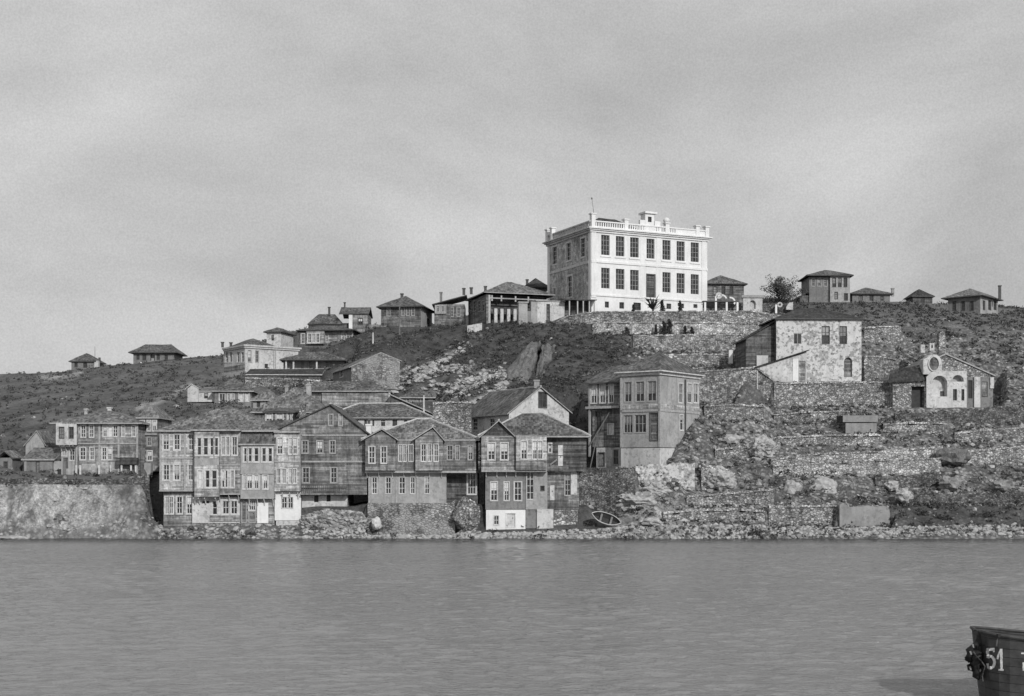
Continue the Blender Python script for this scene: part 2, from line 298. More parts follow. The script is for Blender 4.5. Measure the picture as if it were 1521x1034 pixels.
# hillside profiles: for a column, the distance of the ground and the height line it reaches there
PROF = {
 -420: [(150, 803), (153.5, 760), (165, 705), (185, 655), (210, 620), (250, 585), (300, 570)],
 0:   [(149, 806), (150.3, 796), (153.6, 712), (165, 690), (180, 658), (200, 630), (230, 600), (270, 575), (305, 556)],
 100: [(149, 806), (150.3, 796), (153.6, 713), (165, 705), (171, 695), (182, 650), (200, 615), (230, 588), (265, 565), (300, 549)],
 205: [(149, 806), (150.3, 796), (153.6, 712), (165, 700), (171, 690), (182, 640), (200, 605), (230, 573), (265, 548), (295, 538)],
 240: [(149, 806), (150.5, 798), (153, 782), (162, 770), (168, 700), (178, 640), (200, 600), (230, 570), (265, 546), (295, 533)],
 330: [(149, 806), (150.5, 799), (153, 782), (162, 770), (168, 690), (178, 625), (195, 600), (215, 580), (240, 562), (265, 540), (290, 527)],
 450: [(149, 806), (150.8, 798), (153.5, 775), (160, 755), (170, 690), (182, 640), (195, 605), (210, 582), (225, 557), (250, 522), (270, 493), (285, 487)],
 540: [(149, 806), (150.8, 799), (153.8, 770), (160, 750), (170, 690), (182, 640), (195, 603), (208, 576), (222, 540), (235, 515), (250, 492), (270, 479)],
 640: [(149, 806), (151.2, 797), (154.2, 760), (168, 700), (178, 645), (188, 612), (198, 585), (210, 555), (222, 525), (232, 505), (245, 486), (260, 477)],
 720: [(149, 806), (151.2, 797), (153.2, 791), (153.9, 786), (155.6, 768), (168, 700), (180, 640), (190, 600), (205, 562), (218, 530), (228, 500), (236, 482), (250, 466), (270, 462)],
 800: [(149, 806), (151.2, 796), (153.2, 790), (153.9, 785), (155.6, 774), (168, 690), (180, 630), (190, 592), (202, 562), (212, 520), (222, 490), (230, 481), (240, 470), (270, 462)],
 880: [(149, 806), (151, 795), (154, 782), (160, 752), (169, 697), (178, 650), (188, 600), (200, 560), (212, 522), (224, 498), (230, 480), (234, 464), (280, 462)],
 950: [(149, 806), (151, 794), (154, 780), (160, 752), (165, 722), (170, 690), (180, 640), (188, 590), (198, 560), (210, 527), (224, 498), (232, 463), (280, 461)],
 1035: [(149, 806), (151, 794), (154, 778), (160, 742), (165, 714), (168.5, 688), (173, 655), (177, 628), (182, 608), (188, 600), (192, 585), (200, 550), (210, 530), (222, 498), (232, 463), (280, 458)],
 1150: [(149, 806), (151, 793), (154, 780), (160, 745), (165, 712), (172, 670), (178, 642), (187, 603), (192, 580), (200, 567), (208, 540), (218, 500), (230, 468), (245, 453), (290, 445)],
 1280: [(149, 806), (150.6, 793), (154, 782), (160, 748), (165, 712), (172, 670), (179, 640), (187, 603), (192, 580), (200, 567), (212, 520), (225, 482), (245, 456), (270, 446)],
 1380: [(149, 806), (150.5, 793), (154, 782), (160, 748), (166, 710), (174, 670), (182, 632), (188, 606), (195, 586), (206, 555), (216, 515), (230, 480), (247, 461), (275, 450)],
 1480: [(149, 806), (150.5, 792), (154, 780), (160, 745), (168, 702), (176, 662), (184, 627), (190, 600), (202, 562), (214, 522), (230, 486), (252, 465), (280, 454)],
 1560: [(149, 806), (150.5, 792), (154, 780), (160, 742), (168, 700), (176, 662), (184, 625), (190, 602), (202, 566), (214, 528), (230, 492), (252, 472), (280, 463)],
 2000: [(149, 806), (150.5, 794), (154, 780), (165, 725), (185, 650), (210, 580), (240, 530), (285, 500)],
}
# level building plots: left column, right column, near and far distance, base line at the near edge
PADS = [(594, 646, 196, 203, 600), (372, 412, 191, 198, 606), (82, 206, 164, 178, 706), (34, 84, 163, 170, 706), (206, 236, 168, 178, 690), (236, 450, 153.3, 166, 781), (444, 545, 155, 168, 752), (545, 712, 155.0, 166, 748), (716, 870, 155.6, 166, 752),
        (872, 984, 168.5, 180, 695), (640, 846, 176, 190, 648), (488, 646, 176, 187, 645), (390, 470, 172, 182, 650), (276, 380, 198, 210, 606), (470, 580, 190, 200, 603), (474, 596, 205, 218, 577),
        (418, 514, 226, 238, 549), (326, 446, 240, 256, 561), (440, 526, 250, 264, 521), (452, 550, 268, 282, 493), (562, 660, 245, 260, 486), (655, 692, 245, 256, 484), (688, 812, 238, 258, 483),
        (795, 886, 231.5, 236, 481), (808, 1052, 234.6, 262, 468), (1048, 1110, 258, 272, 449), (1108, 1284, 193.5, 210, 567), (1326, 1476, 188.5, 204, 605), (1196, 1266, 255, 268, 449), (1262, 1332, 262, 274, 448),
        (1352, 1390, 272, 280, 451), (1396, 1490, 250, 266, 467), (195, 264, 292, 304, 541), (102, 150, 298, 308, 549)]
# stone walls: (label, [(column, distance, top line)...], foot line)
WALLS = []
def W_(label, pts, bot, mat='rubble_wall', **k): WALLS.append((label, pts, bot, mat, k))
W_('rubble terrace wall directly under the white school', [(826, 231.2, 478), (842, 231, 470), (880, 231, 463.5), (1000, 231, 463), (1115, 231, 462), (1165, 231, 470)], 481)
W_('pale squared lower terrace wall below the school, second down', [(880, 229.6, 480), (960, 229.6, 479), (1090, 229.6, 479.5), (1128, 229.6, 481)], 498, 'pale_rubble')
W_('third terrace wall below the school, dry rubble', [(940, 222, 499), (1020, 222, 497.5), (1112, 222, 497)], 524)
W_('fourth terrace wall behind the corner house roof', [(980, 211, 528), (1040, 211, 526), (1060, 211, 527), (1122, 211, 521)], 548)
W_('tall rubble retaining wall right of the pale corner house', [(1030, 194.5, 553), (1080, 194, 549), (1124, 193, 546), (1150, 192, 566)], 602)
W_('terrace wall carrying the peeling white house', [(1150, 191.6, 570), (1200, 191.6, 568.5), (1290, 191.6, 568), (1354, 190.5, 567.5)], 602)
W_('curving stone wall rising behind the white house towards the chapel', [(1284, 207, 529), (1310, 208, 530), (1345, 207, 537), (1376, 205, 543)], 562)
W_('ruined garden enclosure wall at the right of the white house roof', [(1284, 216, 487), (1310, 216, 485), (1338, 216, 485.5)], 500)
W_('long pale terrace wall in the middle of the right slope', [(1145, 170.5, 683), (1200, 170.5, 675), (1290, 170.5, 671.5), (1400, 170.5, 664)], 690, 'pale_rubble', th=1.4)
W_('long dry stone wall one step below the long pale terrace wall', [(1148, 168, 692), (1200, 168, 689), (1300, 168, 684), (1398, 168, 681)], 706, 'pale_rubble')
W_('short whitewashed wall in front of the corner house', [(944, 165.6, 694), (985, 165.6, 690), (1032, 165.6, 688)], 719, 'patchy_plaster', jit=.22)
W_('broken white wall stub right of the short whitewashed wall', [(1042, 165.4, 690), (1060, 165.4, 695), (1092, 165.4, 703)], 720, 'pale_rubble', jit=.3)
W_('sloping grey revetment between the right waterfront house and the corner house', [(858, 159.6, 699), (900, 159.6, 698), (944, 159.6, 697)], 760, 'dark_rubble', th=3.5, jit=.05)
W_('stone wall under the brown gabled waterfront house', [(546, 153.5, 747.5), (600, 153.5, 747.5), (668, 153.5, 747.5), (676, 153.5, 742)], 795, 'quay_stone', th=2.5, jit=.03)
W_('low stone terrace below the long walls on the lower right slope', [(1142, 157.5, 753), (1190, 157.5, 752), (1246, 157.5, 751)], 782, 'rubble_wall')
W_('square block of pale concrete by the shore at the right', [(1247, 156.4, 749), (1252, 156.4, 747), (1262, 156.4, 753), (1290, 156.4, 752), (1318, 156.4, 753), (1322, 156.4, 760)], 784, 'pale_concrete', th=3, name='concrete_block', jit=.1, cat='block')
W_('crumbling terrace edge under the overgrown bank right of the corner house', [(1046, 183, 603), (1090, 183, 601), (1137, 183, 604)], 622, 'rubble_wall')
W_('low rubble wall below the chapel', [(1330, 184.5, 612), (1400, 184.5, 614), (1480, 184, 606), (1560, 184, 605)], 622, 'dark_rubble', jit=.3)
W_('broken dry wall across the middle of the right slope', [(1140, 176, 651), (1200, 176, 648), (1245, 176, 646), (1310, 176, 646)], 660, 'rubble_wall', jit=.3)
W_('ragged stone wall at the far right of the slope', [(1400, 173, 678), (1460, 173, 668), (1560, 173, 660)], 690, 'rubble_wall', jit=.35)
W_('loose field wall near the shore at the far right', [(1340, 161, 738), (1420, 161, 733), (1560, 161, 728)], 750, 'dark_rubble', jit=.35)
W_('crooked broken wall right of the rubble bank beside the corner house', [(1062, 173.5, 668), (1100, 173.5, 664), (1140, 173.5, 667)], 681, 'rubble_wall', jit=.4)
W_('short ruined wall between the stone tank and the chapel', [(1312, 180.5, 631), (1350, 180.5, 628), (1402, 180.5, 629)], 642, 'rubble_wall', jit=.4)
W_('low broken wall just above the stone tank', [(1150, 183.5, 616), (1200, 183.5, 612), (1262, 183.5, 611)], 624, 'rubble_wall', jit=.35)
W_('tumbled wall on the far right slope above the dark boulder', [(1418, 179, 644), (1460, 179, 639), (1550, 179, 633)], 655, 'rubble_wall', jit=.4)
W_('stub of wall below the right end of the long dry stone wall', [(1300, 165, 709), (1340, 165, 706), (1396, 165, 704)], 720, 'dark_rubble', jit=.4)
W_('collapsed wall low on the bank right of the beached boat', [(985, 157.5, 762), (1030, 157.5, 758), (1100, 157.5, 757), (1136, 157.5, 760)], 773, 'rubble_wall', jit=.4)
W_('short rubble wall above the shore left of the concrete block', [(1020, 161.5, 738), (1080, 161.5, 733), (1150, 161.5, 727)], 750, 'rubble_wall', jit=.35)
W_('small stone wall left of the white gable house', [(643, 181, 600), (670, 181, 597), (700, 181, 598)], 622, 'rubble_wall')
W_('diagonal stone wall climbing the bank below the timber ridge house', [(580, 221, 560), (600, 224, 548), (640, 228, 531), (668, 231, 516), (690, 233, 508)], (563, 553, 534, 519, 511), 'rubble_wall', th=.5, ground_=.5, jit=.25)
W_('stone curb of the winding path in mid slope', [(672, 199, 588), (705, 201, 571), (732, 203, 556), (765, 203.5, 553), (778, 203.5, 559)], (591, 576, 564, 560, 563), 'pale_rubble', th=.6, ground_=.6, jit=.25)
W_('long rubble garden wall stepping down under the dark long shed', [(364, 217, 562), (430, 215.5, 563), (476, 214, 566)], 573, 'rubble_wall', jit=.3)
W_('white retaining stub below the arcaded house', [(694, 236, 484), (706, 236, 481.5), (716, 236.5, 479.5)], 492, 'old_white_plaster', jit=.05)
W_('rubble bank under the timber mansion along the cliff edge', [(-60, 155, 712), (60, 155, 709), (120, 155, 712), (180, 155, 711), (222, 156, 705)], 718, 'dark_rubble', jit=.12, th=.5)
W_('low pale wall across the far left skyline', [(-40, 296, 567), (30, 297, 564), (70, 298, 561), (102, 299, 558)], 570, 'grey_plaster', jit=.3)
gx = np.concatenate([np.arange(-420, -20, 16), np.arange(-20, 1545, 2.5), np.arange(1545, 2001, 16)]).astype(float)
gy = np.concatenate([np.arange(148, 149, .25), np.arange(149, 155.4, .09), np.arange(155.4, 158, .25), np.arange(158, 240, .4), np.arange(240, 320, 1.0), np.arange(320, 700, 20)]).astype(float)
cols = sorted(PROF)
Zc = np.zeros((len(cols), len(gy)))
for i, c in enumerate(cols):
    ys = [a for a, q in PROF[c]]; zs = [zat(q, a) for a, q in PROF[c]]
    z = np.interp(gy, ys, zs); z = np.where(gy > ys[-1], zs[-1]-.03*(gy-ys[-1]), z)
    Zc[i] = np.where(gy < ys[0], zs[0]-1.2*(ys[0]-gy), z)
GX, GY = np.meshgrid(gx, gy, indexing='ij')
Z = np.zeros_like(GX)
for k in range(len(gy)): Z[:, k] = np.interp(gx, cols, Zc[:, k])
ker = np.array([1, 2, 3, 2, 1])/9.0
for _ in range(2):
    Zp = np.pad(Z, ((2, 2), (0, 0)), mode='edge'); Z = sum(ker[i]*Zp[i:i+Z.shape[0]] for i in range(5))
WX = (GX-CX)/F*GY
slope = np.gradient(Z, axis=1)/np.maximum(np.gradient(GY, axis=1), 1e-3)
rough = np.clip(.35+.5*np.abs(slope), .3, 1.3)
up = np.clip((Z-.6)/2.0, .15, 1)
rs_ = np.clip((GX-900)/120, 0, 1)*np.clip((245-GY)/30, 0, 1)
nz = fbm(WX, GY, 9, 3, 3)*.9+fbm(WX, GY, 2.2, 4, 9)*(.28+.8*rs_)
nz = nz-rs_*np.abs(fbm(WX, GY, 3.4, 3, 31))*1.0
Z = Z+nz*rough*up
# a gully-scarred cliff at the left shore
cl = np.clip((228-GX)/14, 0, 1)*np.clip((GY-149.6)/.8, 0, 1)*np.clip((154.4-GY)/.6, 0, 1)
Z = Z+cl*np.clip((154.2-GY)/2.0, .12, 1)*(fbm(WX, GY*.25, 4.2, 4, 77)*2.3+fbm(WX, GY*1.3, .9, 4, 71)*1.1)
# stepped terraces: the ground falls away to each wall's foot and is filled level behind its top
for (label, pts, bot, mat_, k) in WALLS:
    ps = [p for p, y, q in pts]; Yw = np.interp(GX, ps, [y for p, y, q in pts]); tp = np.interp(GX, ps, [q for p, y, q in pts])
    if not isinstance(bot, (int, float)): bot = np.interp(GX, ps, bot)
    wx = np.clip(1-np.maximum(np.maximum(ps[0]-GX, GX-ps[-1]), 0)/10, 0, 1); wx = wx*wx*(3-2*wx); d = GY-Yw; hgt = np.maximum(bot-tp, 3)
    zf = CH+(HY-bot-1.5)/F*GY+nz*.12; zt = CH+(HY-tp-1.0)/F*Yw-.1+nz*.05
    kf = wx*np.clip(1+(d+5)/3.5, 0, 1)*(d < .35); Z = np.where((kf > 0) & (Z > zf), Z*(1-kf)+zf*kf, Z)
    kb = wx*np.clip(1-(d-3.0)/4.0, 0, 1)*(d >= .35); Z = np.where(kb > 0, np.where(Z < zt, Z*(1-kb)+zt*kb, Z*(1-kb*.85)+np.minimum(Z, zt+.15*np.maximum(d, 0))*kb*.85), Z)
for (a, c, y0, y1, q) in PADS:
    z0 = zat(q, y0)
    wx = np.clip(1-np.maximum(np.maximum(a-GX, GX-c), 0)/22, 0, 1); wy = np.clip(1-np.maximum((y0-GY)/(.7 if y0 < 157 else 1.6), np.maximum((GY-y1)/5.0, 0)), 0, 1)
    k = np.minimum(wx, wy); k = k*k*(3-2*k)
    Z = Z*(1-k)+(z0+.12*nz)*k
verts = np.stack([WX, GY, Z], -1).reshape(-1, 3)
nX, nY = GX.shape
ii, jj = np.meshgrid(np.arange(nX-1), np.arange(nY-1), indexing='ij'); a = (ii*nY+jj).ravel()
faces = np.stack([a, a+nY, a+nY+1, a+1], -1)
me = bpy.data.meshes.new('hillside'); me.vertices.add(len(verts)); me.vertices.foreach_set('co', verts.ravel())
me.loops.add(faces.size); me.loops.foreach_set('vertex_index', faces.ravel().astype(np.int32)); me.polygons.add(len(faces))
me.polygons.foreach_set('loop_start', np.arange(0, faces.size, 4, dtype=np.int32)); me.update(calc_edges=True); me.validate()
# cover: what grows or lies on each stretch of ground
PY = HY-(Z-CH)/GY*F
sm = lambda x, a, b: np.clip((x-a)/(b-a), 0, 1)
sl_ = np.abs(np.gradient(Z, axis=1)/np.maximum(np.gradient(GY, axis=1), 1e-3))
blob = fbm(WX, GY, 8, 4, 55)
stony = sm(GX+blob*60, 930, 980)*sm(235-GY, 0, 20)*np.clip(.8+blob*1.1, .15, 1)
stony = np.maximum(stony, sm(153.2-GY, 0, 1)*.9)
dk = sm(GX+blob*60, 1300, 1350)*sm(PY, 735, 750)*sm(790-PY, 0, 6); stony = stony*(1-.85*dk)
path = np.zeros_like(Z)
for pts in ([(600, 562), (655, 533), (690, 512), (712, 500)], [(655, 583), (700, 560), (748, 552), (768, 560)], [(590, 572), (640, 548), (668, 545), (700, 548)], [(700, 600), (735, 578), (750, 568)], [(205, 606), (250, 590), (282, 572)], [(60, 562), (105, 560), (118, 553)], [(480, 512), (530, 490), (560, 480)]):
    for (p, q), (r, s) in zip(pts[:-1], pts[1:]):
        tt = np.clip(((GX-p)*(r-p)+(PY-q)*(s-q))/((r-p)**2+(s-q)**2), 0, 1); d = np.hypot(GX-p-tt*(r-p), (PY-q-tt*(s-q))*1.0)
        path = np.maximum(path, np.clip(1.6-(d+blob*5)/4.5, 0, 1))
mid = sm(GX, 590, 640)*sm(780-GX, 0, 40)*sm(PY, 535, 550)*sm(640-PY, 0, 20)
path = np.maximum(path*np.clip(.7+blob*1.6, 0, 1), mid*np.clip(blob*2.6-.05, 0, 1))
weed = np.zeros_like(Z)
for pts, wd in (([(118, 800), (160, 785), (205, 765), (236, 748)], 11), ([(62, 802), (70, 772)], 6), ([(14, 716), (16, 790)], 5), ([(196, 714), (186, 738), (206, 752)], 10), ([(0, 795), (60, 788), (110, 797)], 7), ([(44, 722), (46, 770)], 3)):
    for (p, q), (r, s) in zip(pts[:-1], pts[1:]):
        tt = np.clip(((GX-p)*(r-p)+(PY-q)*(s-q))/((r-p)**2+(s-q)**2), 0, 1); d = np.hypot(GX-p-tt*(r-p), PY-q-tt*(s-q)); weed = np.maximum(weed, np.clip(1.4-(d+fbm(WX, GY*2, 1.2, 3, 91)*8)/wd, 0, 1))
cliff = np.maximum(cl*np.clip(.95+blob*.6, .3, 1)*(1-.85*weed), path)
cliff = np.maximum(cliff, sm(GX, 860, 900)*sm(1060-GX, 0, 60)*sm(PY, 735, 750)*np.clip(.35+blob*1.6, 0, .9))
grass = np.clip(.65+blob*1.2, .2, 1)*sm(520-GX, 0, 160)+sm(GX, 1150, 1300)*sm(GY, 212, 230)*.8
cv = np.stack([stony, cliff, np.clip(grass, 0, 1), np.ones_like(Z)], -1).reshape(-1, 4).astype(np.float32)
ca = me.color_attributes.new('cover', 'FLOAT_COLOR', 'POINT'); ca.data.foreach_set('color', cv.ravel())
me.materials.append(MATS['hill_ground'])
hill = bpy.data.objects.new('hillside', me); COL.objects.link(hill); tag(hill, 'scrub covered hillside rising from a stony shore', None, None, 'structure')
def ground(x, Y):
    """height of the hillside at a point"""
    px = CX+x/Y*F
    i = min(max(int(np.searchsorted(gx, px))-1, 0), nX-2); j = min(max(int(np.searchsorted(gy, Y))-1, 0), nY-2)
    u = min(max((px-gx[i])/(gx[i+1]-gx[i]), 0), 1); v = min(max((Y-gy[j])/(gy[j+1]-gy[j]), 0), 1)
    return float((Z[i, j]*(1-v)+Z[i, j+1]*v)*(1-u)+(Z[i+1, j]*(1-v)+Z[i+1, j+1]*v)*u)
def gpx(px, Y):
    x = (px-CX)/F*Y; return V((x, Y, ground(x, Y)))

# ------------------------------------------------------------------ house kit
class Panel:
    """one wall face: bottom z0, top profile [(u,z)...], with openings"""
    def __init__(s, h, f, u0, u1, z0, top, key): s.h, s.f, s.u0, s.u1, s.z0, s.top, s.key, s.holes = h, f, u0, u1, z0, top, key, []; h.panels.append(s)
    def win(s, a, t, c, b, st='w', nx=1, nz=2, **k):
        """opening from photo pixels: left, top, right, bottom"""
        f = s.f; u0, u1 = f.U(a), f.U(c)
        if u1 < u0: u0, u1 = u1, u0
        m = (a+c)/2; return s.winu(u0, u1, f.Z(m, b), f.Z(m, t), st, nx, nz, **k)
    def wins(s, lst, t, b, st='w', nx=1, nz=2, **k):
        z0 = s.f.Z(lst[0][0], b); z1 = s.f.Z(lst[0][0], t)
        for i, (a, c) in enumerate(lst): s.winu(s.f.U(a), s.f.U(c), z0, z1, st, nx, nz, **k)
    def winu(s, u0, u1, z0, z1, st='w', nx=1, nz=2, arch=False, rec=.16, cur=0, door=False, blind=None, case=.11, niche=None, ring=None, open_=False):
        u0 = max(u0, s.u0+.02); u1 = min(u1, s.u1-.02); z0 = max(z0, s.z0+.02)
        if u1-u0 < .12: return
        s.holes.append((u0, u1, z0, z1, arch, rec if not niche else .9))
        f, h = s.f, s.h; w_ = MB(); tr = {'w': 'white_trim', 'g': 'grey_trim', 'd': 'dark_trim'}[st]
        zs = z1-(u1-u0)/2 if arch else z1
        if niche: h.extra.append(('niche_back', niche, f, u0, u1, z0, z1, -.9)); return
        c = case
        if c and not arch:      # casing proud of the wall, butted at its corners
            w_.fbox(f, u0-c, u0, z0-c, z1+c, -.02, .035); w_.fbox(f, u1, u1+c, z0-c, z1+c, -.02, .035)
            w_.fbox(f, u0, u1, z1, z1+c, -.02, .035); w_.fbox(f, u0, u1, z0-c, z0, -.02, .06)
        if arch and c: arch_band(w_, f, u0, u1, zs, c, -.02, .035)
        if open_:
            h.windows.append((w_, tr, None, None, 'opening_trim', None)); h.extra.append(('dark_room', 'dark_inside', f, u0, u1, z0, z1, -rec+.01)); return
        r0, r1 = -rec+.03, -rec+.09; fr = .065
        w_.fbox(f, u0, u0+fr, z0, z1, r0, r1); w_.fbox(f, u1-fr, u1, z0, z1, r0, r1); w_.fbox(f, u0+fr, u1-fr, z1-fr, z1, r0, r1); w_.fbox(f, u0+fr, u1-fr, z0, z0+fr, r0, r1)
        if not door:
            for i in range(1, nx+1):
                u = u0+(u1-u0)*i/(nx+1); w_.fbox(f, u-.035, u+.035, z0+fr, z1-fr, r0, r1-.012)
            for i in range(1, nz+1):
                z = z0+(z1-z0)*i/(nz+1); w_.fbox(f, u0+fr, u1-fr, z-.03, z+.03, r0, r1-.02)
        p_ = MB(); p_.quad(*[f.pt(u, z, -rec+.02) for u, z in ((u0, z0), (u1, z0), (u1, z1), (u0, z1))])
        if door:
            p_ = MB(); p_.fbox(f, u0+fr, u1-fr, z0+.02, z1-fr, -rec+.01, -rec+.05)
            kn = MB(); kn.fbox(f, u1-fr-.22, u1-fr-.14, z0+.95, z0+1.1, -rec+.05, -rec+.09)
            h.windows.append((w_, tr, p_, door if isinstance(door, str) else 'door_boards', 'door', kn)); return
        cb = None
        if not (cur or blind) and not h.root.name.startswith('school') and RW.random() < .34: cur = RW.choice((.3, .45, .5, .6, 1)); blind = RW.choice(('curtain', 'shutter', 'light_plaster'))
        if cur or blind:
            cb = MB(); zc = z1-(z1-z0)*(cur or 1); cb.quad(*[f.pt(u, z, -rec+.027) for u, z in ((u0, zc), (u1, zc), (u1, z1), (u0, z1))])
        h.windows.append((w_, tr, p_, 'glass', 'window', (cb, blind or 'curtain') if cb else None))
    def emit(s, mb):
        f = s.f; us = {s.u0, s.u1}
        for u, z in s.top: us.add(u)
        for hh in s.holes:
            us |= {hh[0], hh[1]}
            if hh[4]: us |= {hh[0]+(hh[1]-hh[0])*(.5-.5*math.cos(math.pi*i/10)) for i in range(11)}
        us = sorted(u for u in us if s.u0-1e-6 <= u <= s.u1+1e-6)
        us = [u for i, u in enumerate(us) if i == 0 or u-us[i-1] > 1e-5]
        tu = [q[0] for q in s.top]; tz = [q[1] for q in s.top]
        T = lambda u: float(np.interp(u, tu, tz))
        for a, c in zip(us[:-1], us[1:]):
            hs = sorted([q for q in s.holes if q[0] <= a+1e-5 and q[1] >= c-1e-5], key=lambda q: q[2])
            za = zc = s.z0
            for q in hs:
                if q[2] > max(za, zc): mb.quad(f.pt(a, za), f.pt(c, zc), f.pt(c, q[2]), f.pt(a, q[2]))
                if q[4]: za, zc = arc(q, a), arc(q, c)
                else: za = zc = q[3]
            mb.quad(f.pt(a, za), f.pt(c, zc), f.pt(c, T(c)), f.pt(a, T(a)))
        for (u0, u1, z0, z1, ar, rec) in s.holes:
            P = [(u0, z0), (u1, z0)]
            if ar: P += [(u0+(u1-u0)*(.5+.5*math.cos(math.pi*i/10)), arc((u0, u1, z0, z1), u0+(u1-u0)*(.5+.5*math.cos(math.pi*i/10)))) for i in range(11)]
            else: P += [(u1, z1), (u0, z1)]
            for i in range(len(P)):
                (a, za), (c, zc) = P[i], P[(i+1) % len(P)]
                mb.quad(f.pt(a, za), f.pt(c, zc), f.pt(c, zc, -rec), f.pt(a, za, -rec))
def arc(q, u):
    r = (q[1]-q[0])/2; d = u-(q[0]+q[1])/2; return q[3]-r+math.sqrt(max(r*r-d*d, 0))
def arch_band(mb, f, u0, u1, zs, c, o0, o1, n=12):
    r = (u1-u0)/2; m = (u0+u1)/2
    for i in range(n):
        a, b2 = math.pi*i/n, math.pi*(i+1)/n
        q = [(m+rr*math.cos(x), zs+rr*math.sin(x)) for x, rr in ((a, r), (a, r+c), (b2, r+c), (b2, r))]
        mb.hexa([f.pt(u, z, o0) for u, z in q]+[f.pt(u, z, o1) for u, z in q])

RW = random.Random(12)
SPLIT = set('post veranda_post pier corner_post dark_room column quoin pilaster sill drainpipe buttress jamb niche_back band string_course brace balcony_band'.split())
def islands(m):
    p = list(range(len(m.v)))
    def root(i):
        while p[i] != i: p[i] = p[p[i]]; i = p[i]
        return i
    for f in m.f:
        for i in f[1:]: p[root(i)] = root(f[0])
    out = {}
    for f in m.f: out.setdefault(root(f[0]), []).append(f)
    res = []
    for fs in out.values():
        ids = sorted({i for f in fs for i in f}); k = {a: b for b, a in enumerate(ids)}; q = MB(); q.add([m.v[i] for i in ids], [tuple(k[i] for i in f) for f in fs]); res.append(q)
    return res
def weather(o, amp=.09):
    """old roofs sag: cut the planes finer and let them wave a little"""
    import bmesh
    from mathutils import noise as mn
    bm = bmesh.new(); bm.from_mesh(o.data); bmesh.ops.subdivide_edges(bm, edges=bm.edges[:], cuts=7, use_grid_fill=True)
    w0 = o.parent.location
    for v in bm.verts: v.co.z += amp*mn.noise((v.co+w0)*.42)+amp*.45*mn.noise((v.co+w0)*1.7)
    bm.to_mesh(o.data); bm.free(); return o
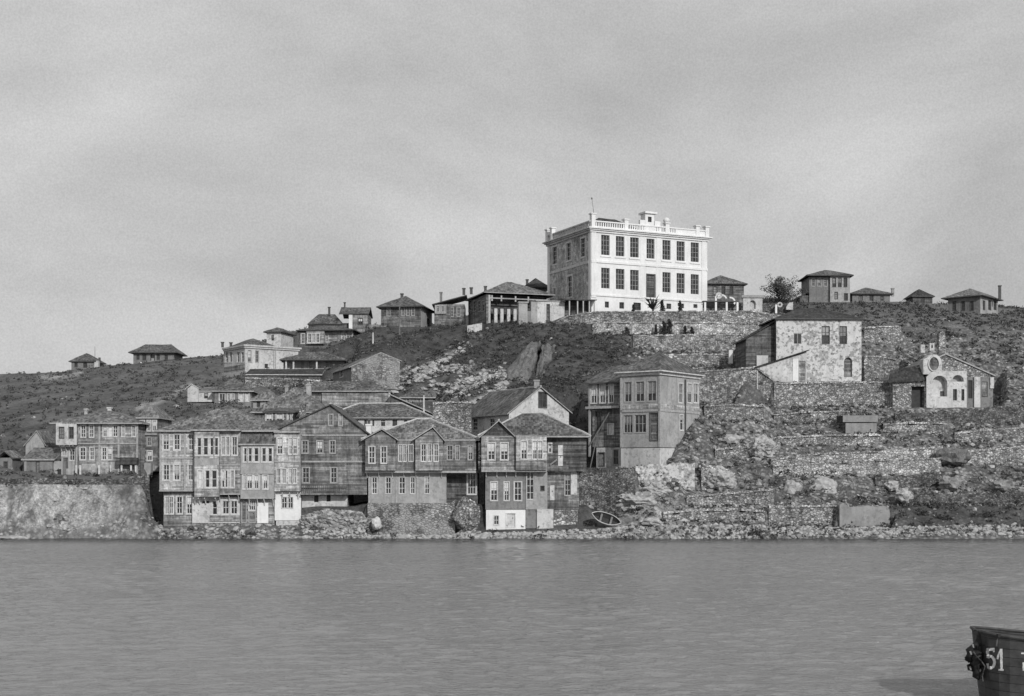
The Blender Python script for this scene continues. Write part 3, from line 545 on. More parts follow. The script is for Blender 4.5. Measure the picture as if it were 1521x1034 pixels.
class House:
    def __init__(s, name, label, cat, org, group=None):
        s.root = empty(name, org, label, cat, group); s.panels = []; s.extra = []; s.windows = []; s.parts = {}; s.roof_ob = None
    def mb(s, part, mat): return s.parts.setdefault((part, mat), MB())
    def block(s, f, a, c, t, b, out, dep, mat, side=None, part='wall', top=None, zb=None, zt=None, cap=True, lmat=None):
        """solid block: front plane `out` metres before facade f, `dep` metres deep; a,c columns, t,b heights in photo pixels"""
        f2 = f.sh(out); u0, u1 = f2.U(a), f2.U(c)
        z1 = f2.Z(a, t) if zt is None else zt; z0 = f2.Z(a, b) if zb is None else zb
        tp = [(u0, z1), (u1, z1)] if top is None else [(f2.U(p), f2.Z(p, q)) for p, q in top]
        k = (part, mat); ks = (part, side or mat); kl = (part, lmat or side or mat)
        B = type('B', (), {})(); B.u0, B.u1, B.z0, B.z1, B.out, B.dep, B.fac = u0, u1, z0, z1, out, dep, f2
        B.f = Panel(s, f2, u0, u1, z0, tp, k)
        A = f2.pt(u0, 0); Bp = f2.pt(u1, 0)
        zl, zr = tp[0][1], tp[-1][1]
        fr = Fac(Bp.x, Bp.y, f2.th+math.pi/2); B.r = Panel(s, fr, 0, dep, z0, [(0, zr), (dep, zr)], ks)
        bl = f2.pt(u0, 0, -dep); fl = Fac(bl.x, bl.y, f2.th-math.pi/2); B.l = Panel(s, fl, 0, dep, z0, [(0, zl), (dep, zl)], kl)
        m = s.mb(*ks)
        for (ua, za), (ub, zb_) in zip(tp[:-1], tp[1:]): m.quad(f2.pt(ua, za), f2.pt(ub, zb_), f2.pt(ub, zb_, -dep), f2.pt(ua, za, -dep))
        m.quad(f2.pt(u0, z0), f2.pt(u0, z0, -dep), f2.pt(u1, z0, -dep), f2.pt(u1, z0))
        for (ua, za), (ub, zb_) in zip(tp[:-1], tp[1:]): m.quad(f2.pt(ub, z0, -dep), f2.pt(ua, z0, -dep), f2.pt(ua, za, -dep), f2.pt(ub, zb_, -dep))
        return B
    def roof(s, f, u0, u1, dep, z, rise, kind='hip', ov=.5, mat='roof_tiles', eave='grey_trim', pk=None, caps=None, t=.16, kin=1.0, sag=.0):
        """f: Fac of the front plane; footprint u0..u1, 0..dep behind it"""
        if s.roof_ob is None: s.roofs = []
        a, c, d0, d1 = u0-ov, u1+ov, -ov, dep+ov; W, D = c-a, d1-d0
        P = lambda u, d, zz: f.pt(u, zz, -d)
        E = [P(a, d0, z), P(c, d0, z), P(c, d1, z), P(a, d1, z)]; zr = z+rise
        if kind == 'hip':
            if W >= D: i = D/2*kin; r = [P(a+i, d0+D/2, zr), P(c-i, d0+D/2, zr)]; fs = [[E[0], E[1], r[1], r[0]], [E[1], E[2], r[1]], [E[2], E[3], r[0], r[1]], [E[3], E[0], r[0]]]
            else: i = W/2*kin; r = [P(a+W/2, d0+i, zr), P(a+W/2, d1-i, zr)]; fs = [[E[0], E[1], r[0]], [E[1], E[2], r[1], r[0]], [E[2], E[3], r[1]], [E[3], E[0], r[0], r[1]]]
            rl = [(r[0], r[1]), (E[0], r[0])]; rl += [(E[1], r[1])] if W >= D else [(E[1], r[0])]
        elif kind == 'pyr':
            r = P(a+W/2 if pk is None else pk, d0+D/2, zr); fs = [[E[i], E[(i+1) % 4], r] for i in range(4)]; rl = [(E[0], r), (E[1], r)]
        elif kind == 'gu':
            r = [P(a, d0+D/2, zr), P(c, d0+D/2, zr)]; fs = [[E[0], E[1], r[1], r[0]], [E[2], E[3], r[0], r[1]]]; rl = [(r[0], r[1])]
        elif kind == 'gd':
            k = a+W/2 if pk is None else pk; r = [P(k, d0, zr), P(k, d1, zr)]; fs = [[E[1], E[2], r[1], r[0]], [E[3], E[0], r[0], r[1]]]; rl = [(r[0], r[1]), (E[0], r[0]), (E[1], r[0])]
        elif kind == 'sf': fs = [[E[0], E[1], E[2]+V((0, 0, rise)), E[3]+V((0, 0, rise))]]; rl = []
        elif kind == 'sl': fs = [[E[0], E[1]+V((0, 0, rise)), E[2]+V((0, 0, rise)), E[3]]]; rl = []
        elif kind == 'sr': fs = [[E[0]+V((0, 0, rise)), E[1], E[2], E[3]+V((0, 0, rise))]]; rl = []
        elif kind == 'flat': fs = [[E[0], E[1], E[2], E[3]]]; rl = []
        m, e, dn = MB(), MB(), V((0, 0, -t)); ed = {}
        key = lambda p: (round(p.x, 4), round(p.y, 4), round(p.z, 4))
        for q in fs:
            m.add(q, [tuple(range(len(q)))]); m.add([p+dn for p in q], [tuple(range(len(q)))[::-1]])
            for i in range(len(q)):
                A, B_ = q[i], q[(i+1) % len(q)]; kk = frozenset((key(A), key(B_)))
                if kk in ed: ed.pop(kk)
                else: ed[kk] = (A, B_)
        for A, B_ in ed.values(): e.quad(B_, A, A+dn, B_+dn)
        ro = weather(m.build('roof', MATS[mat], s.root))
        if s.roof_ob is None: s.roof_ob = ro
        e.build('eave_board', MATS[eave], ro)
        if caps and rl:
            k = MB()
            for A, B_ in rl:
                n_ = max(2, int((A-B_).length/1.2)); k.tube([A.lerp(B_, i/n_)+V((0, 0, .02+random.uniform(-.03, .05))) for i in range(n_+1)], .13, 5)
            k.build('ridge_cap', MATS[caps], ro)
        s.last_roof = ro
        if kind in ('gu', 'gd') :   # gable triangles under the roof
            zz = z-t+.0
            if kind == 'gd':
                k = a+W/2 if pk is None else pk
                zl = z-t+ (rise*(ov)/(k-a)); zrr = z-t+(rise*ov/(c-k))
        return ro
    def chimney(s, x, Y, z0, z1, w_=.55, mat='light_plaster', pot=False):
        m = MB(); m.box(x-w_/2, x+w_/2, Y-w_/2, Y+w_/2, z0, z1-.18); m.box(x-w_/2-.08, x+w_/2+.08, Y-w_/2-.08, Y+w_/2+.08, z1-.18, z1)
        ch = m.build('chimney', MATS[mat], s.roof_ob or s.root)
        if pot:
            k = MB(); k.tube([(x, Y, z1), (x, Y, z1+.35), (x, Y, z1+.5), (x, Y, z1+.7)], [.16, .16, .26, .08], 7); 
            c2 = k.build('chimney_pot', MATS['dark_trim'], s.root)
    def chim(s, px, pt_, pb, Y, w_=.55, mat='light_plaster', pot=False):
        s.chimney((px-CX)/F*Y, Y, zat(pb, Y), zat(pt_, Y), w_, mat, pot)
    def trim(s, f, u0, u1, z0, z1, o1, mat='grey_trim', part='band', o0=-.05): s.mb(part, mat).fbox(f, u0, u1, z0, z1, o0, o1)
    def brackets(s, f, pxs, py, out, mat='white_trim', drop=.75):
        """curved struts under a jetty; f is the lower wall's plane"""
        for p in pxs:
            u = f.U(p); z = f.Z(p, py); m = MB()
            pts = [f.pt(u, z-drop, .06), f.pt(u, z-drop*.55, out*.28), f.pt(u, z-drop*.2, out*.65), f.pt(u, z-.06, out-.05)]
            m.tube(pts, .07, 5); m.build('bracket', MATS[mat], s.root)
    def done(s):
        for p in s.panels: p.emit(s.mb(*p.key))
        for (nm, mt, f, u0, u1, z0, z1, o) in s.extra: s.mb(nm, mt).quad(*[f.pt(u, z, o) for u, z in ((u0, z0), (u1, z0), (u1, z1), (u0, z1))])
        for (nm, mt), m in s.parts.items():
            if not m.f: continue
            for q in (islands(m) if nm in SPLIT else [m]): q.build(nm.split('#')[0], MATS[mt], s.root)
        for (w_, tr, p_, pm, nm, cb) in s.windows:
            if not w_.f: continue
            if nm == 'door':
                o = p_.build('door', MATS[pm], s.root); w_.build('door_frame', MATS[tr], o); cb.build('handle', MATS['iron'], o); continue
            o = w_.build(nm, MATS[tr], s.root)
            if p_ is not None: p_.build('pane', MATS[pm], o)
            if cb: cb[0].build('blind', MATS[cb[1]], o)
        return s
def house(name, label, cat, f, px, py, group=None):
    p = f.pt(f.U(px), f.Z(px, py)); return House(name, label, cat, p, group)
def groof(s, f, u0, zl, ku, zp, u1, zr, dep, ov=.45, mat='roof_tiles', eave='grey_trim', caps=None, t=.16, ovf=.35):
    """gable roof over a wall profile (u0,zl)-(ku,zp)-(u1,zr) on plane f, running dep metres back"""
    l = .02+t; sl = (zp-zl)/(ku-u0); sr = (zp-zr)/(u1-ku)
    a, c = u0-ov, u1+ov; za, zc = zl-sl*ov+l, zr-sr*ov+l; zk = zp+l
    P = lambda u, zz, d: f.pt(u, zz, -d); d0, d1 = -ovf, dep+ovf; dn = V((0, 0, -t))
    m, e = MB(), MB()
    A0, A1, C0, C1, K0, K1 = P(a, za, d0), P(a, za, d1), P(c, zc, d0), P(c, zc, d1), P(ku, zk, d0), P(ku, zk, d1)
    for q in ([A0, K0, K1, A1], [K0, C0, C1, K1]): m.quad(*q); m.quad(*[p+dn for p in q[::-1]])
    for A, B_ in ((A0, K0), (K0, C0), (C0, C1), (C1, K1), (K1, A1), (A1, A0)): e.quad(A+dn, B_+dn, B_, A)
    ro = weather(m.build('roof', MATS[mat], s.root), .06)
    if s.roof_ob is None: s.roof_ob = ro
    e.build('eave_board', MATS[eave], ro)
    if caps:
        k = MB(); n_ = max(2, int((K0-K1).length/1.2)); k.tube([K0.lerp(K1, i/n_)+V((0, 0, random.uniform(-.02, .05))) for i in range(n_+1)], .13, 5); k.build('ridge_cap', MATS[caps], ro)
    return ro
ARCH = 'arched'
# ---------------- the white school on the crest
f = fac(878, 235, 25); h = house('school_building', 'large bright white two storey school with tall dark windows and roof balustrade on the hilltop', 'school building', f, 878, 463)
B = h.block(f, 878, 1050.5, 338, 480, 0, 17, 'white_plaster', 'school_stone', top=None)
zc = B.z1; W = B.u1
zb0 = f.Z(900, 462)
rows = [(893, 905.6), (914.8, 927.5), (936, 948.8), (960.4, 972.2), (984, 996), (1005, 1017), (1026, 1038)]
kw = dict(nx=2, nz=3, rec=.28, case=.0)
B.f.wins(rows, 348.6, 378.5, 'g', **kw)
B.f.wins([r for i, r in enumerate(rows) if i != 3], 397.5, 428, 'g', **kw)
z0, z1 = f.Z(899, 440.5), f.Z(899, 403.5); B.f.winu(f.U(961), f.U(972.5), z0, z1, 'd', door='dark_boards', rec=.3, case=.18)
for a, c, t, b in ((898.5, 904.5, 448, 457), (920, 927, 449, 458.5), (941, 952, 449.6, 461), (990, 997, 451, 459), (1010, 1016, 451, 458), (1030, 1036, 452, 457.5)): B.f.win(a, t, c, b, 'd', 1, 1, case=0, rec=.3)
# left stone face: u runs from the far corner to the near one
for t, b, c in ((367, 392, 824), (361, 386.5, 844.7), (354, 381, 866)): B.l.win(c-3.2, t, c+3.2, b, 'w', 1, 3, case=.3, rec=.3)
B.l.win(843, 410.5, 849.5, 441, 'w', 1, 3, case=.32, rec=.3)
B.l.win(821.5, 428, 825.5, 441, 'w', 0, 0, case=.2, rec=.2, door='shutter')
fl = B.l.f
for u0, u1 in ((-.0, .9), (16.1, 17.0)): h.trim(fl, u0, u1, B.z0, zc, .06, 'white_plaster', 'quoin')
zm = f.Z(880, 388)
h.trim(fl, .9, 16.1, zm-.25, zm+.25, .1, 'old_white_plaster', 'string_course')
h.mb('pilaster', 'white_plaster')
for a in (878.6, 1042): h.trim(f, f.U(a), f.U(a)+.9, f.Z(880, 442), zc-.75, .12, 'white_plaster', 'pilaster')
for a, c in ((950.5, 958.5), (974.5, 982)): h.trim(f, f.U(a), f.U(c), f.Z(880, 442), zc-.75, .07, 'white_plaster', 'pilaster')
h.trim(f, .0, W, zm-.2, zm+.2, .17, 'white_plaster', 'string_course'); h.trim(f, -.08, W+.08, zb0+2.55, zb0+2.85, .17, 'white_plaster', 'plinth_band')
for i, (a, c) in enumerate(rows): h.trim(f, f.U(a)-.22, f.U(c)+.22, f.Z(893, 379.5)-.25, f.Z(893, 379.5), .14, 'white_plaster', 'sill')
for zz, o, hh in ((zc-.75, .25, .3), (zc-.42, .5, .22), (zc-.18, .75, .2)):
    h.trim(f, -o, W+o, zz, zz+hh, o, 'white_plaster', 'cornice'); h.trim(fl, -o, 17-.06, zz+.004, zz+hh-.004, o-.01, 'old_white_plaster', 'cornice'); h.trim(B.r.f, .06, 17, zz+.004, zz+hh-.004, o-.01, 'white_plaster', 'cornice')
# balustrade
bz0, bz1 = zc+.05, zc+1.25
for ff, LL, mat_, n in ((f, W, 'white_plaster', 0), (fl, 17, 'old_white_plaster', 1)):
    h.trim(ff, 0, LL, bz0, bz0+.25, .3-.002*n, mat_, 'balustrade', -.1); h.trim(ff, 0, LL, bz1-.22, bz1, .34-.002*n, mat_, 'balustrade', -.14)
    k = 0; u = .9
    while u < LL-.4:
        if ff is f and u > f.U(1000): h.trim(ff, u, u+.45, bz0+.25, bz1-.22, .2, mat_, 'balustrade', .0)
        else: h.trim(ff, u, u+.2, bz0+.25, bz1-.22, .2, mat_, 'balustrade', .0)
        u += .45
for ff, u, mt in ((f, .0, 0), (f, f.U(927), 0), (f, f.U(988), 0), (f, f.U(1033), 0), (f, W-.5, 0), (fl, 0, 1), (fl, 1.9, 1)):
    zt = {0: 1.3}.get(mt, 1.3) + (1.0 if u == 0 and ff is f else .5 if ff is f else .9)
    h.trim(ff, u-.1, u+.65, bz0+.003, zc+zt, .42, 'white_plaster', 'pier', -.35); h.trim(ff, u-.25, u+.8, zc+zt, zc+zt+.2, .56, 'white_plaster', 'pier', -.5)
u = f.U(990); m = MB(); m.tube([f.pt(u, zc+1.95, 0), f.pt(u, zc+2.15, 0), f.pt(u, zc+2.5, 0), f.pt(u, zc+2.8, 0), f.pt(u, zc+2.95, 0)], [.2, .5, .62, .4, .1], 10); m.build('urn', MATS['white_plaster'], h.root, True)
# pediment block with a small window
a, c = f.U(958.5), f.U(971.5); PB = h.block(f, 958.5, 971.5, 318, 336, .25, 1.6, 'white_plaster', zt=f.Z(965, 318), zb=zc+.02, part='pediment')
PB.f.win(962.4, 322, 968, 330, 'd', 1, 1, case=.0, rec=.25); h.trim(f, a-.35, c+.35, f.Z(965, 318), f.Z(965, 315.2), .6, 'white_plaster', 'pediment', -1.8)
h.trim(f, a-1.2, a, zc+.05, zc+2.1, .2, 'white_plaster', 'pediment', -.3); h.trim(f, c, c+1.2, zc+.05, zc+2.1, .2, 'white_plaster', 'pediment', -.3)
h.roof(f.sh(-1.6), .9, f.U(957), 6.5, zc+.5, 2.35, 'hip', .2, 'black_roof_tiles', 'dark_trim')
h.done()
p = f.pt(1.6, zc+1.2, -1.5); o = empty('flagpole', p, 'thin leaning flagpole on the left end of the school roof', 'flagpole')
m = MB(); m.tube([p, p+V((-.55, 0, 4.2))], [.06, .035], 6); m.build('pole', MATS['pole_wood'], o); m = MB(); m.tube([p+V((-.57, 0, 4.15)), p+V((-.6, 0, 4.45))], [.16, .12], 7); m.build('finial', MATS['pole_wood'], o)

# ---------------- white annexe and sheds at the school's left
f = fac(797, 233, 14); h = house('annexe', 'low white walled outbuilding at the left foot of the school', 'outbuilding', f, 800, 482)
B = h.block(f, 798, 838.5, 446, 487, 0, 5, 'old_white_plaster'); B.f.win(812, 452, 816.5, 481, 'd', 0, 0, door='dark_boards', case=.05)
h.roof(f, 0, B.u1, 5, B.z1, .5, 'sf', .15, 'old_white_plaster', 'grey_trim'); h.done()
f = fac(838, 232.6, 12); h = house('lean_to_shed', 'dark open lean-to shed with pale posts against the school wall', 'shed', f, 840, 466)
h.block(f.sh(-2.6), 839, 884, 446, 470, 0, .3, 'dark_boards')
m = h.mb('post', 'pale_wood')
for p in (846, 858, 866.5, 875.5, 883): m.fbox(f, f.U(p)-.1, f.U(p)+.1, f.Z(840, 472), f.Z(840, 445.5), -.2, .0)
h.roof(f, f.U(838.5), f.U(884), 2.6, f.Z(840, 444), .35, 'sf', .25, 'worn_roof_tiles', 'dark_trim'); h.done()
f = fac(771, 232, 12); h = house('gate_pier', 'pale plastered gate piers left of the white outbuilding', 'gate pier', f, 772, 486)
h.block(f, 770.5, 783.5, 450, 490, 0, 1.0, 'light_plaster'); h.trim(f, -.15, f.U(783.5)+.15, f.Z(771, 450), f.Z(771, 448), .15, 'light_plaster', 'cap', -1.1)
h.block(f, 789, 798, 448, 490, -.4, .8, 'light_plaster', part='pier'); h.block(f, 783.5, 789, 462, 490, -.2, .4, 'grey_plaster', part='low_wall'); h.done()

# ---------------- long arcaded house left of the school
f = fac(722.5, 238, 18); h = house('arcaded_house', 'long dark roofed house with a pillared veranda left of the white school', 'house', f, 724, 484)
B = h.block(f.sh(-2.4), 722.5, 812, 437, 490, 0, 9, 'dark_boards')
LB = h.block(f, 722.5, 727, 437, 490, 0, 11.4, 'brown_boards', lmat='brown_boards')
for p in (698, 705, 712, 718): LB.l.win(p-2, 447, p+2, 462, 'g', 1, 2)
for a, t, c in ((731, 440, 0), (745, 440, 0), (766, 440, 0), (785, 440, 0)): h.mb('post', 'pale_wood').fbox(f, f.U(a)-.13, f.U(a)+.13, f.Z(722, 446.5), f.Z(722, 438), -.3, -.04)
h.mb('post', 'pale_wood').fbox(f, f.U(725.3), f.U(728.3), f.Z(722, 482), f.Z(722, 438), 0, .1)
h.trim(f, f.U(728.3), f.U(812), f.Z(722, 443.2), f.Z(722, 441.4), .03, 'light_plaster', 'beam', -.3)
h.trim(f, f.U(728.3), f.U(812), f.Z(722, 463), f.Z(722, 455), -.3, 'dark_boards', 'balcony_front', -.5)
for p in (736, 745, 755, 764.5): h.mb('column', 'old_white_plaster').fbox(f, f.U(p)-.28, f.U(p)+.28, f.Z(722, 484), f.Z(722, 458), -.28, .26)
h.roof(f, 0, B.u1, 11.4, f.Z(722, 434), 2.9, 'hip', .6, 'worn_roof_tiles', 'light_plaster')
for p, t in ((689, 428), (700, 427), (721, 425)): h.chim(p, t, t+10, 247, .5, 'dark_trim')
h.done()
f = fac(782, 262, 5); h = house('house_behind_school', 'dark hip roof showing between the arcaded house and the school', 'house', f, 790, 440)
B = h.block(f, 783, 812, 426, 450, 0, 8, 'dark_boards'); h.roof(f, 0, B.u1, 8, B.z1, 2.0, 'hip', .6, 'black_roof_tiles', 'dark_trim'); h.chim(783, 415, 424, 266, .5, 'dark_trim'); h.done()
# ---------------- house Q and link
f = fac(566, 246, -9); h = house('timber_house', 'dark timber house with hipped roof and pale plastered right wall on the ridge', 'house', f, 568, 484)
B = h.block(f, 566, 625, 455, 490, 0, 9.5, 'dark_boards', 'light_plaster')
B.f.wins([(597, 600.5), (604, 607.5), (611.5, 615.5), (575, 579)], 456, 469, 'g', 1, 2)
B.r.win(634, 474, 637, 481, 'd', 0, 0, door=True)
h.trim(f, -.0, B.u1, B.z0, f.Z(566, 471), .08, 'brown_boards', 'lower_boarding')
h.roof(f, 0, B.u1, 9.5, B.z1-.1, 2.4, 'hip', .75, 'roof_tiles', 'dark_trim')
h.chim(597, 436, 447, 250, .5, 'dark_trim', False); h.done()
f = fac(645, 247, 0); h = house('low_link_house', 'low wood and plaster house between the hipped house and the arcaded house', 'house', f, 650, 483)
B = h.block(f, 645, 690, 452, 488, 0, 6, 'brown_boards'); h.block(f, 646, 663, 453, 466, .3, .6, 'light_plaster', part='bay').f.wins([(649, 652), (656, 659)], 455, 463, 'g', 1, 1)
B.f.wins([(669, 673), (679, 683)], 457, 470, 'g', 1, 2)
h.roof(f, 0, B.u1, 6, B.z1, 1.7, 'sl', .4, 'worn_roof_tiles', 'dark_trim'); h.chim(655, 434, 450, 249, .45, 'grey_plaster'); h.done()
# ---------------- C2, C, B2, B, D, E on the left ridge
f = fac(519, 269, 0); h = house('crest_house', 'tall dark gabled house with one white corner on the left ridge', 'house', f, 520, 492)
B = h.block(f, 519, 546, 466, 497, 0, 7, 'grey_boards', 'brown_boards'); B.f.win(532, 473, 538.5, 482, 'd', 1, 1, case=.08)
h.trim(f, -.1, f.U(523.5), B.z0, B.z1, .12, 'white_plaster', 'white_corner')
h.roof(f, f.U(506), B.u1, 7, B.z1, 1.7, 'gu', .3, 'roof_tiles', 'dark_trim')
h.block(f.sh(-1), 458, 519, 480, 497, 0, 6, 'dark_boards'); f3 = f.sh(-1); za = f3.Z(460, 481); h.roof(f3, f3.U(459), f3.U(506), 6, za, 2.3, 'hip', .3, 'roof_tiles', 'dark_trim', kin=.55)
h.chim(489, 456, 468, 272, .4, 'dark_trim'); h.chim(512, 449, 456, 272, .3, 'dark_trim'); h.done()
f = fac(444, 251, -6); h = house('bay_house', 'grey timber house with white window bay below the dark gabled house on the ridge', 'house', f, 446, 521)
B = h.block(f, 444, 482, 490.5, 526, 0, 8, 'dark_boards', 'grey_boards'); h.block(f, 455, 481.5, 492, 511, .5, .8, 'grey_boards', part='bay').f.wins([(457.5, 462), (463.5, 468), (470, 474)], 496, 509, 'w', 1, 2, case=.16)
B.f.win(447.5, 496, 452.5, 510, 'w', 1, 2)
G = h.block(f.sh(-.8), 482, 523, 490.5, 526, 0, 6, 'grey_boards'); G.f.wins([(484, 487), (507.5, 510.5), (511.5, 514.5)], 496.5, 508, 'w', 1, 2)
h.trim(f.sh(-.8), f.U(520.8), f.U(523), G.z0, G.z1, .06, 'light_plaster', 'corner_board')
h.roof(f, 0, f.U(523), 8, B.z1, 1.2, 'hip', .5, 'roof_tiles', 'dark_trim'); h.done()
f = fac(414, 256, -14); h = house('white_cottage', 'plain white cottage with a low roof behind the long white villa', 'cottage', f, 415, 508)
B = h.block(f, 396, 417, 493, 515, 0, 6, 'old_white_plaster', 'old_white_plaster'); B.f.win(403, 498, 407, 506, 'd', 1, 1, case=0)
h.roof(f, f.U(396), f.U(417), 6, B.z1, 1.0, 'hip', .5, 'roof_tiles', 'dark_trim'); h.done()
f = fac(364, 240, 36); h = house('white_villa', 'long white villa with bay windows and low hipped roof on the left slope', 'house', f, 366, 547)
B = h.block(f, 364, 443, 516, 566, 0, 9, 'old_white_plaster', 'old_white_plaster')
B.f.wins([(368.5, 372.8), (379.7, 384)], 520.5, 537.5, 'g', 1, 2); B.f.win(393, 540.5, 398, 547, 'd', 0, 0, case=0)
for p in (406, 408.5): h.trim(f, f.U(p), f.U(p)+.14, f.Z(406, 547), B.z1, .1, 'grey_trim', 'drainpipe')
for p in (332.5, 337, 343, 354, 360.5): B.l.win(p-1.9, 523, p+1.9, 538, 'w', 1, 2, case=.12)
h.trim(B.l.f, 0, 9, f.Z(364, 547.5), f.Z(364, 541), .12, 'grey_boards', 'spandrel')
for o, z_ in ((.25, 0), (.45, .3)):
    h.trim(f, -o, B.u1+o, B.z1-.1+z_, B.z1+.2+z_, o, 'old_white_plaster', 'cornice'); h.trim(B.l.f, 0, 9-.05, B.z1-.096+z_, B.z1+.196+z_, o-.01, 'old_white_plaster', 'cornice')
h.roof(f, 0, f.U(412), 9, B.z1+.5, 1.5, 'hip', .0, 'roof_tiles', 'dark_trim')
h.chim(330.5, 508, 516, 246, .4, 'dark_trim'); h.chim(343, 508.5, 515, 246, .4, 'dark_trim'); h.done()
f = fac(420, 227, 3); h = house('veranda_house', 'low house with dark roof and white veranda posts beneath the ridge', 'house', f, 425, 549)
B = h.block(f.sh(-1.6), 421, 512, 533, 553, 0, 6, 'light_plaster'); B.f.wins([(447, 451), (459, 463), (484, 488)], 537, 548, 'g', 1, 1)
for p in (425, 436, 470.5): h.mb('post', 'white_trim').fbox(f, f.U(p)-.13, f.U(p)+.13, f.Z(421, 556), f.Z(421, 534), -.2, .04)
h.roof(f, 0, f.U(512), 7.6, f.Z(421, 534), 1.7, 'hip', .5, 'roof_tiles', 'dark_trim'); h.done()
f = fac(368, 219, 2); h = house('long_shed', 'long low shed roof running under the white villa', 'shed', f, 372, 560)
B = h.block(f, 368, 476, 556, 566, 0, 4, 'dark_boards'); h.roof(f, 0, B.u1, 4, B.z1, 1.2, 'sf', .3, 'black_roof_tiles', 'mortar'); h.done()
f = fac(522, 206, 20); h = house('gable_barn', 'house with a large blank grey stone gable on the mid slope', 'house', f, 535, 578)
u = [f.U(x) for x in (522, 566, 594)]
B = h.block(f, 522, 594, 543, 582, 0, 13, 'quay_stone', 'grey_plaster', top=[(522, 545), (566, 524.5), (594, 536)])
groof(h, f, u[0], f.Z(522, 545), u[1], f.Z(566, 524.5), u[2], f.Z(594, 536), 13, .35, 'worn_roof_tiles', 'grey_trim', None, .12, .0)
B.l.win(487, 549, 491, 556, 'w', 1, 1); B.l.win(505, 550, 510, 560, 'w', 1, 1); h.done()
# ---------------- F, G
f = fac(318, 199, 3); h = house('hip_roof_house', 'small house with pyramid roof and pale windows above the waterfront roofs', 'house', f, 320, 605)
B = h.block(f, 318.5, 373, 580.5, 610, 0, 6.5, 'grey_plaster'); B.f.wins([(326, 334), (338, 341.5), (344, 347.5)], 585, 604, 'w', 1, 1); B.f.wins([(355, 361), (364.5, 369.5)], 581.5, 596, 'w', 1, 2, cur=1)
h.roof(f, 0, B.u1, 6.5, B.z1, 2.2, 'pyr', .45, 'roof_tiles', 'light_plaster', pk=f.U(343)); h.done()
f = fac(280, 200.5, 0); h = house('white_outhouse', 'tiny white outhouse with gabled front left of the pyramid roofed house', 'outhouse', f, 285, 592)
B = h.block(f, 286, 318, 580.5, 597, 0, 4, 'old_white_plaster'); B.f.win(303, 584, 309, 592, 'd', 0, 0, case=.0)
u = [f.U(x) for x in (278.5, 285, 295)]; Bg = h.block(f, 278.5, 295, 578, 597, .4, 3.5, 'old_white_plaster', top=[(278.5, 577), (285.5, 571.5), (295, 577)])
groof(h, f.sh(.4), u[0], f.Z(278.5, 577), f.U(285.5), f.Z(285, 571.5), u[2], f.Z(295, 577), 3.5, .2, 'worn_roof_tiles', 'white_trim', None, .1, .1)
h.roof(f, 0+f.U(296), B.u1, 4, B.z1, .8, 'sf', .2, 'worn_roof_tiles', 'grey_trim'); h.done()
f = fac(478, 191, 1); h = house('long_plain_house', 'long plain house with pale eave line and white end post behind the gabled waterfront house', 'house', f, 480, 600)
B = h.block(f, 478, 577, 580.5, 606, 0, 6, 'grey_boards'); h.trim(f, B.u1-.0, B.u1+.28, B.z0, B.z1, .15, 'white_trim', 'end_post', -.2)
h.roof(f, f.U(440), B.u1, 6, B.z1, 1.6, 'hip', .35, 'roof_tiles', 'light_plaster', kin=1.0); h.block(f, 440, 478, 581, 606, -.3, 5, 'brown_boards')
h.done()
f = fac(376, 183, 0); h = house('broad_roof_house', 'house almost hidden under a broad dark roof with two pale chimneys in mid left', 'house', f, 380, 640)
B = h.block(f, 378, 486, 612, 650, 0, 12, 'brown_boards'); B.f.wins([(440, 444), (460, 464), (470, 474)], 616, 626, 'w', 1, 1); h.roof(f, f.U(378), f.U(486), 12, B.z1, 3.7, 'hip', .5, 'worn_roof_tiles', 'grey_trim', kin=.8)
h.chim(426, 573, 588, 188, .45, 'light_plaster'); h.chim(459, 571, 588, 188, .65, 'light_plaster'); h.done()
f = fac(505, 177, 0); h = house('long_white_house', 'long low white walled house with a broad dark roof behind the waterfront', 'house', f, 510, 645)
B = h.block(f, 500, 638, 620, 650, 0, 8, 'old_white_plaster'); B.f.wins([(527, 532), (541, 545), (553, 556), (566, 572), (583, 590), (600, 605), (615, 620)], 624, 633, 'd', 1, 1, case=.0)
h.roof(f, f.U(483), B.u1, 8, B.z1, 2.0, 'hip', .5, 'roof_tiles', 'light_plaster', caps='mortar'); h.done()
f = fac(388, 173, 0); h = house('dormer_house', 'dark roofed house with three pale attic windows and a stone chimney', 'house', f, 392, 650)
B = h.block(f, 386, 470, 632, 655, 0, 9, 'grey_boards'); D = h.block(f, 393, 436, 611.5, 634, -.8, 4, 'brown_boards', part='dormer'); D.f.wins([(395.4, 404), (410.5, 420)], 614.5, 629, 'w', 1, 1, cur=.5); D.f.wins([(427, 429.5), (431, 433.6)], 613, 628, 'w', 0, 1, cur=1)
h.roof(f, f.U(386), f.U(470), 9, B.z1, 2.6, 'hip', .3, 'roof_tiles', 'dark_trim'); h.roof(f.sh(-.8), f.U(392), f.U(437), 4, D.z1, .7, 'sf', .3, 'roof_tiles', 'dark_trim')
h.chim(449.5, 600, 625, 171.5, .72, 'rubble_wall'); h.done()
f = fac(580, 187.5, 0); h = house('dark_house', 'dark timber house with roof sloping down to the right beside the long plain house', 'house', f, 585, 640)
B = h.block(f, 581, 636, 612, 650, 0, 7, 'dark_boards', top=[(581, 586), (636, 611)]); B.f.wins([(588, 592), (604, 608)], 604, 614, 'g', 1, 1)
h.roof(f, f.U(581), f.U(636), 7, f.Z(636, 612), 2.6, 'sr', .35, 'roof_tiles', 'grey_trim'); h.done()
f = fac(597, 196.5, 4); h = house('low_shed', 'low dark hipped shed on the bank right of the grey stone gable', 'shed', f, 600, 600)
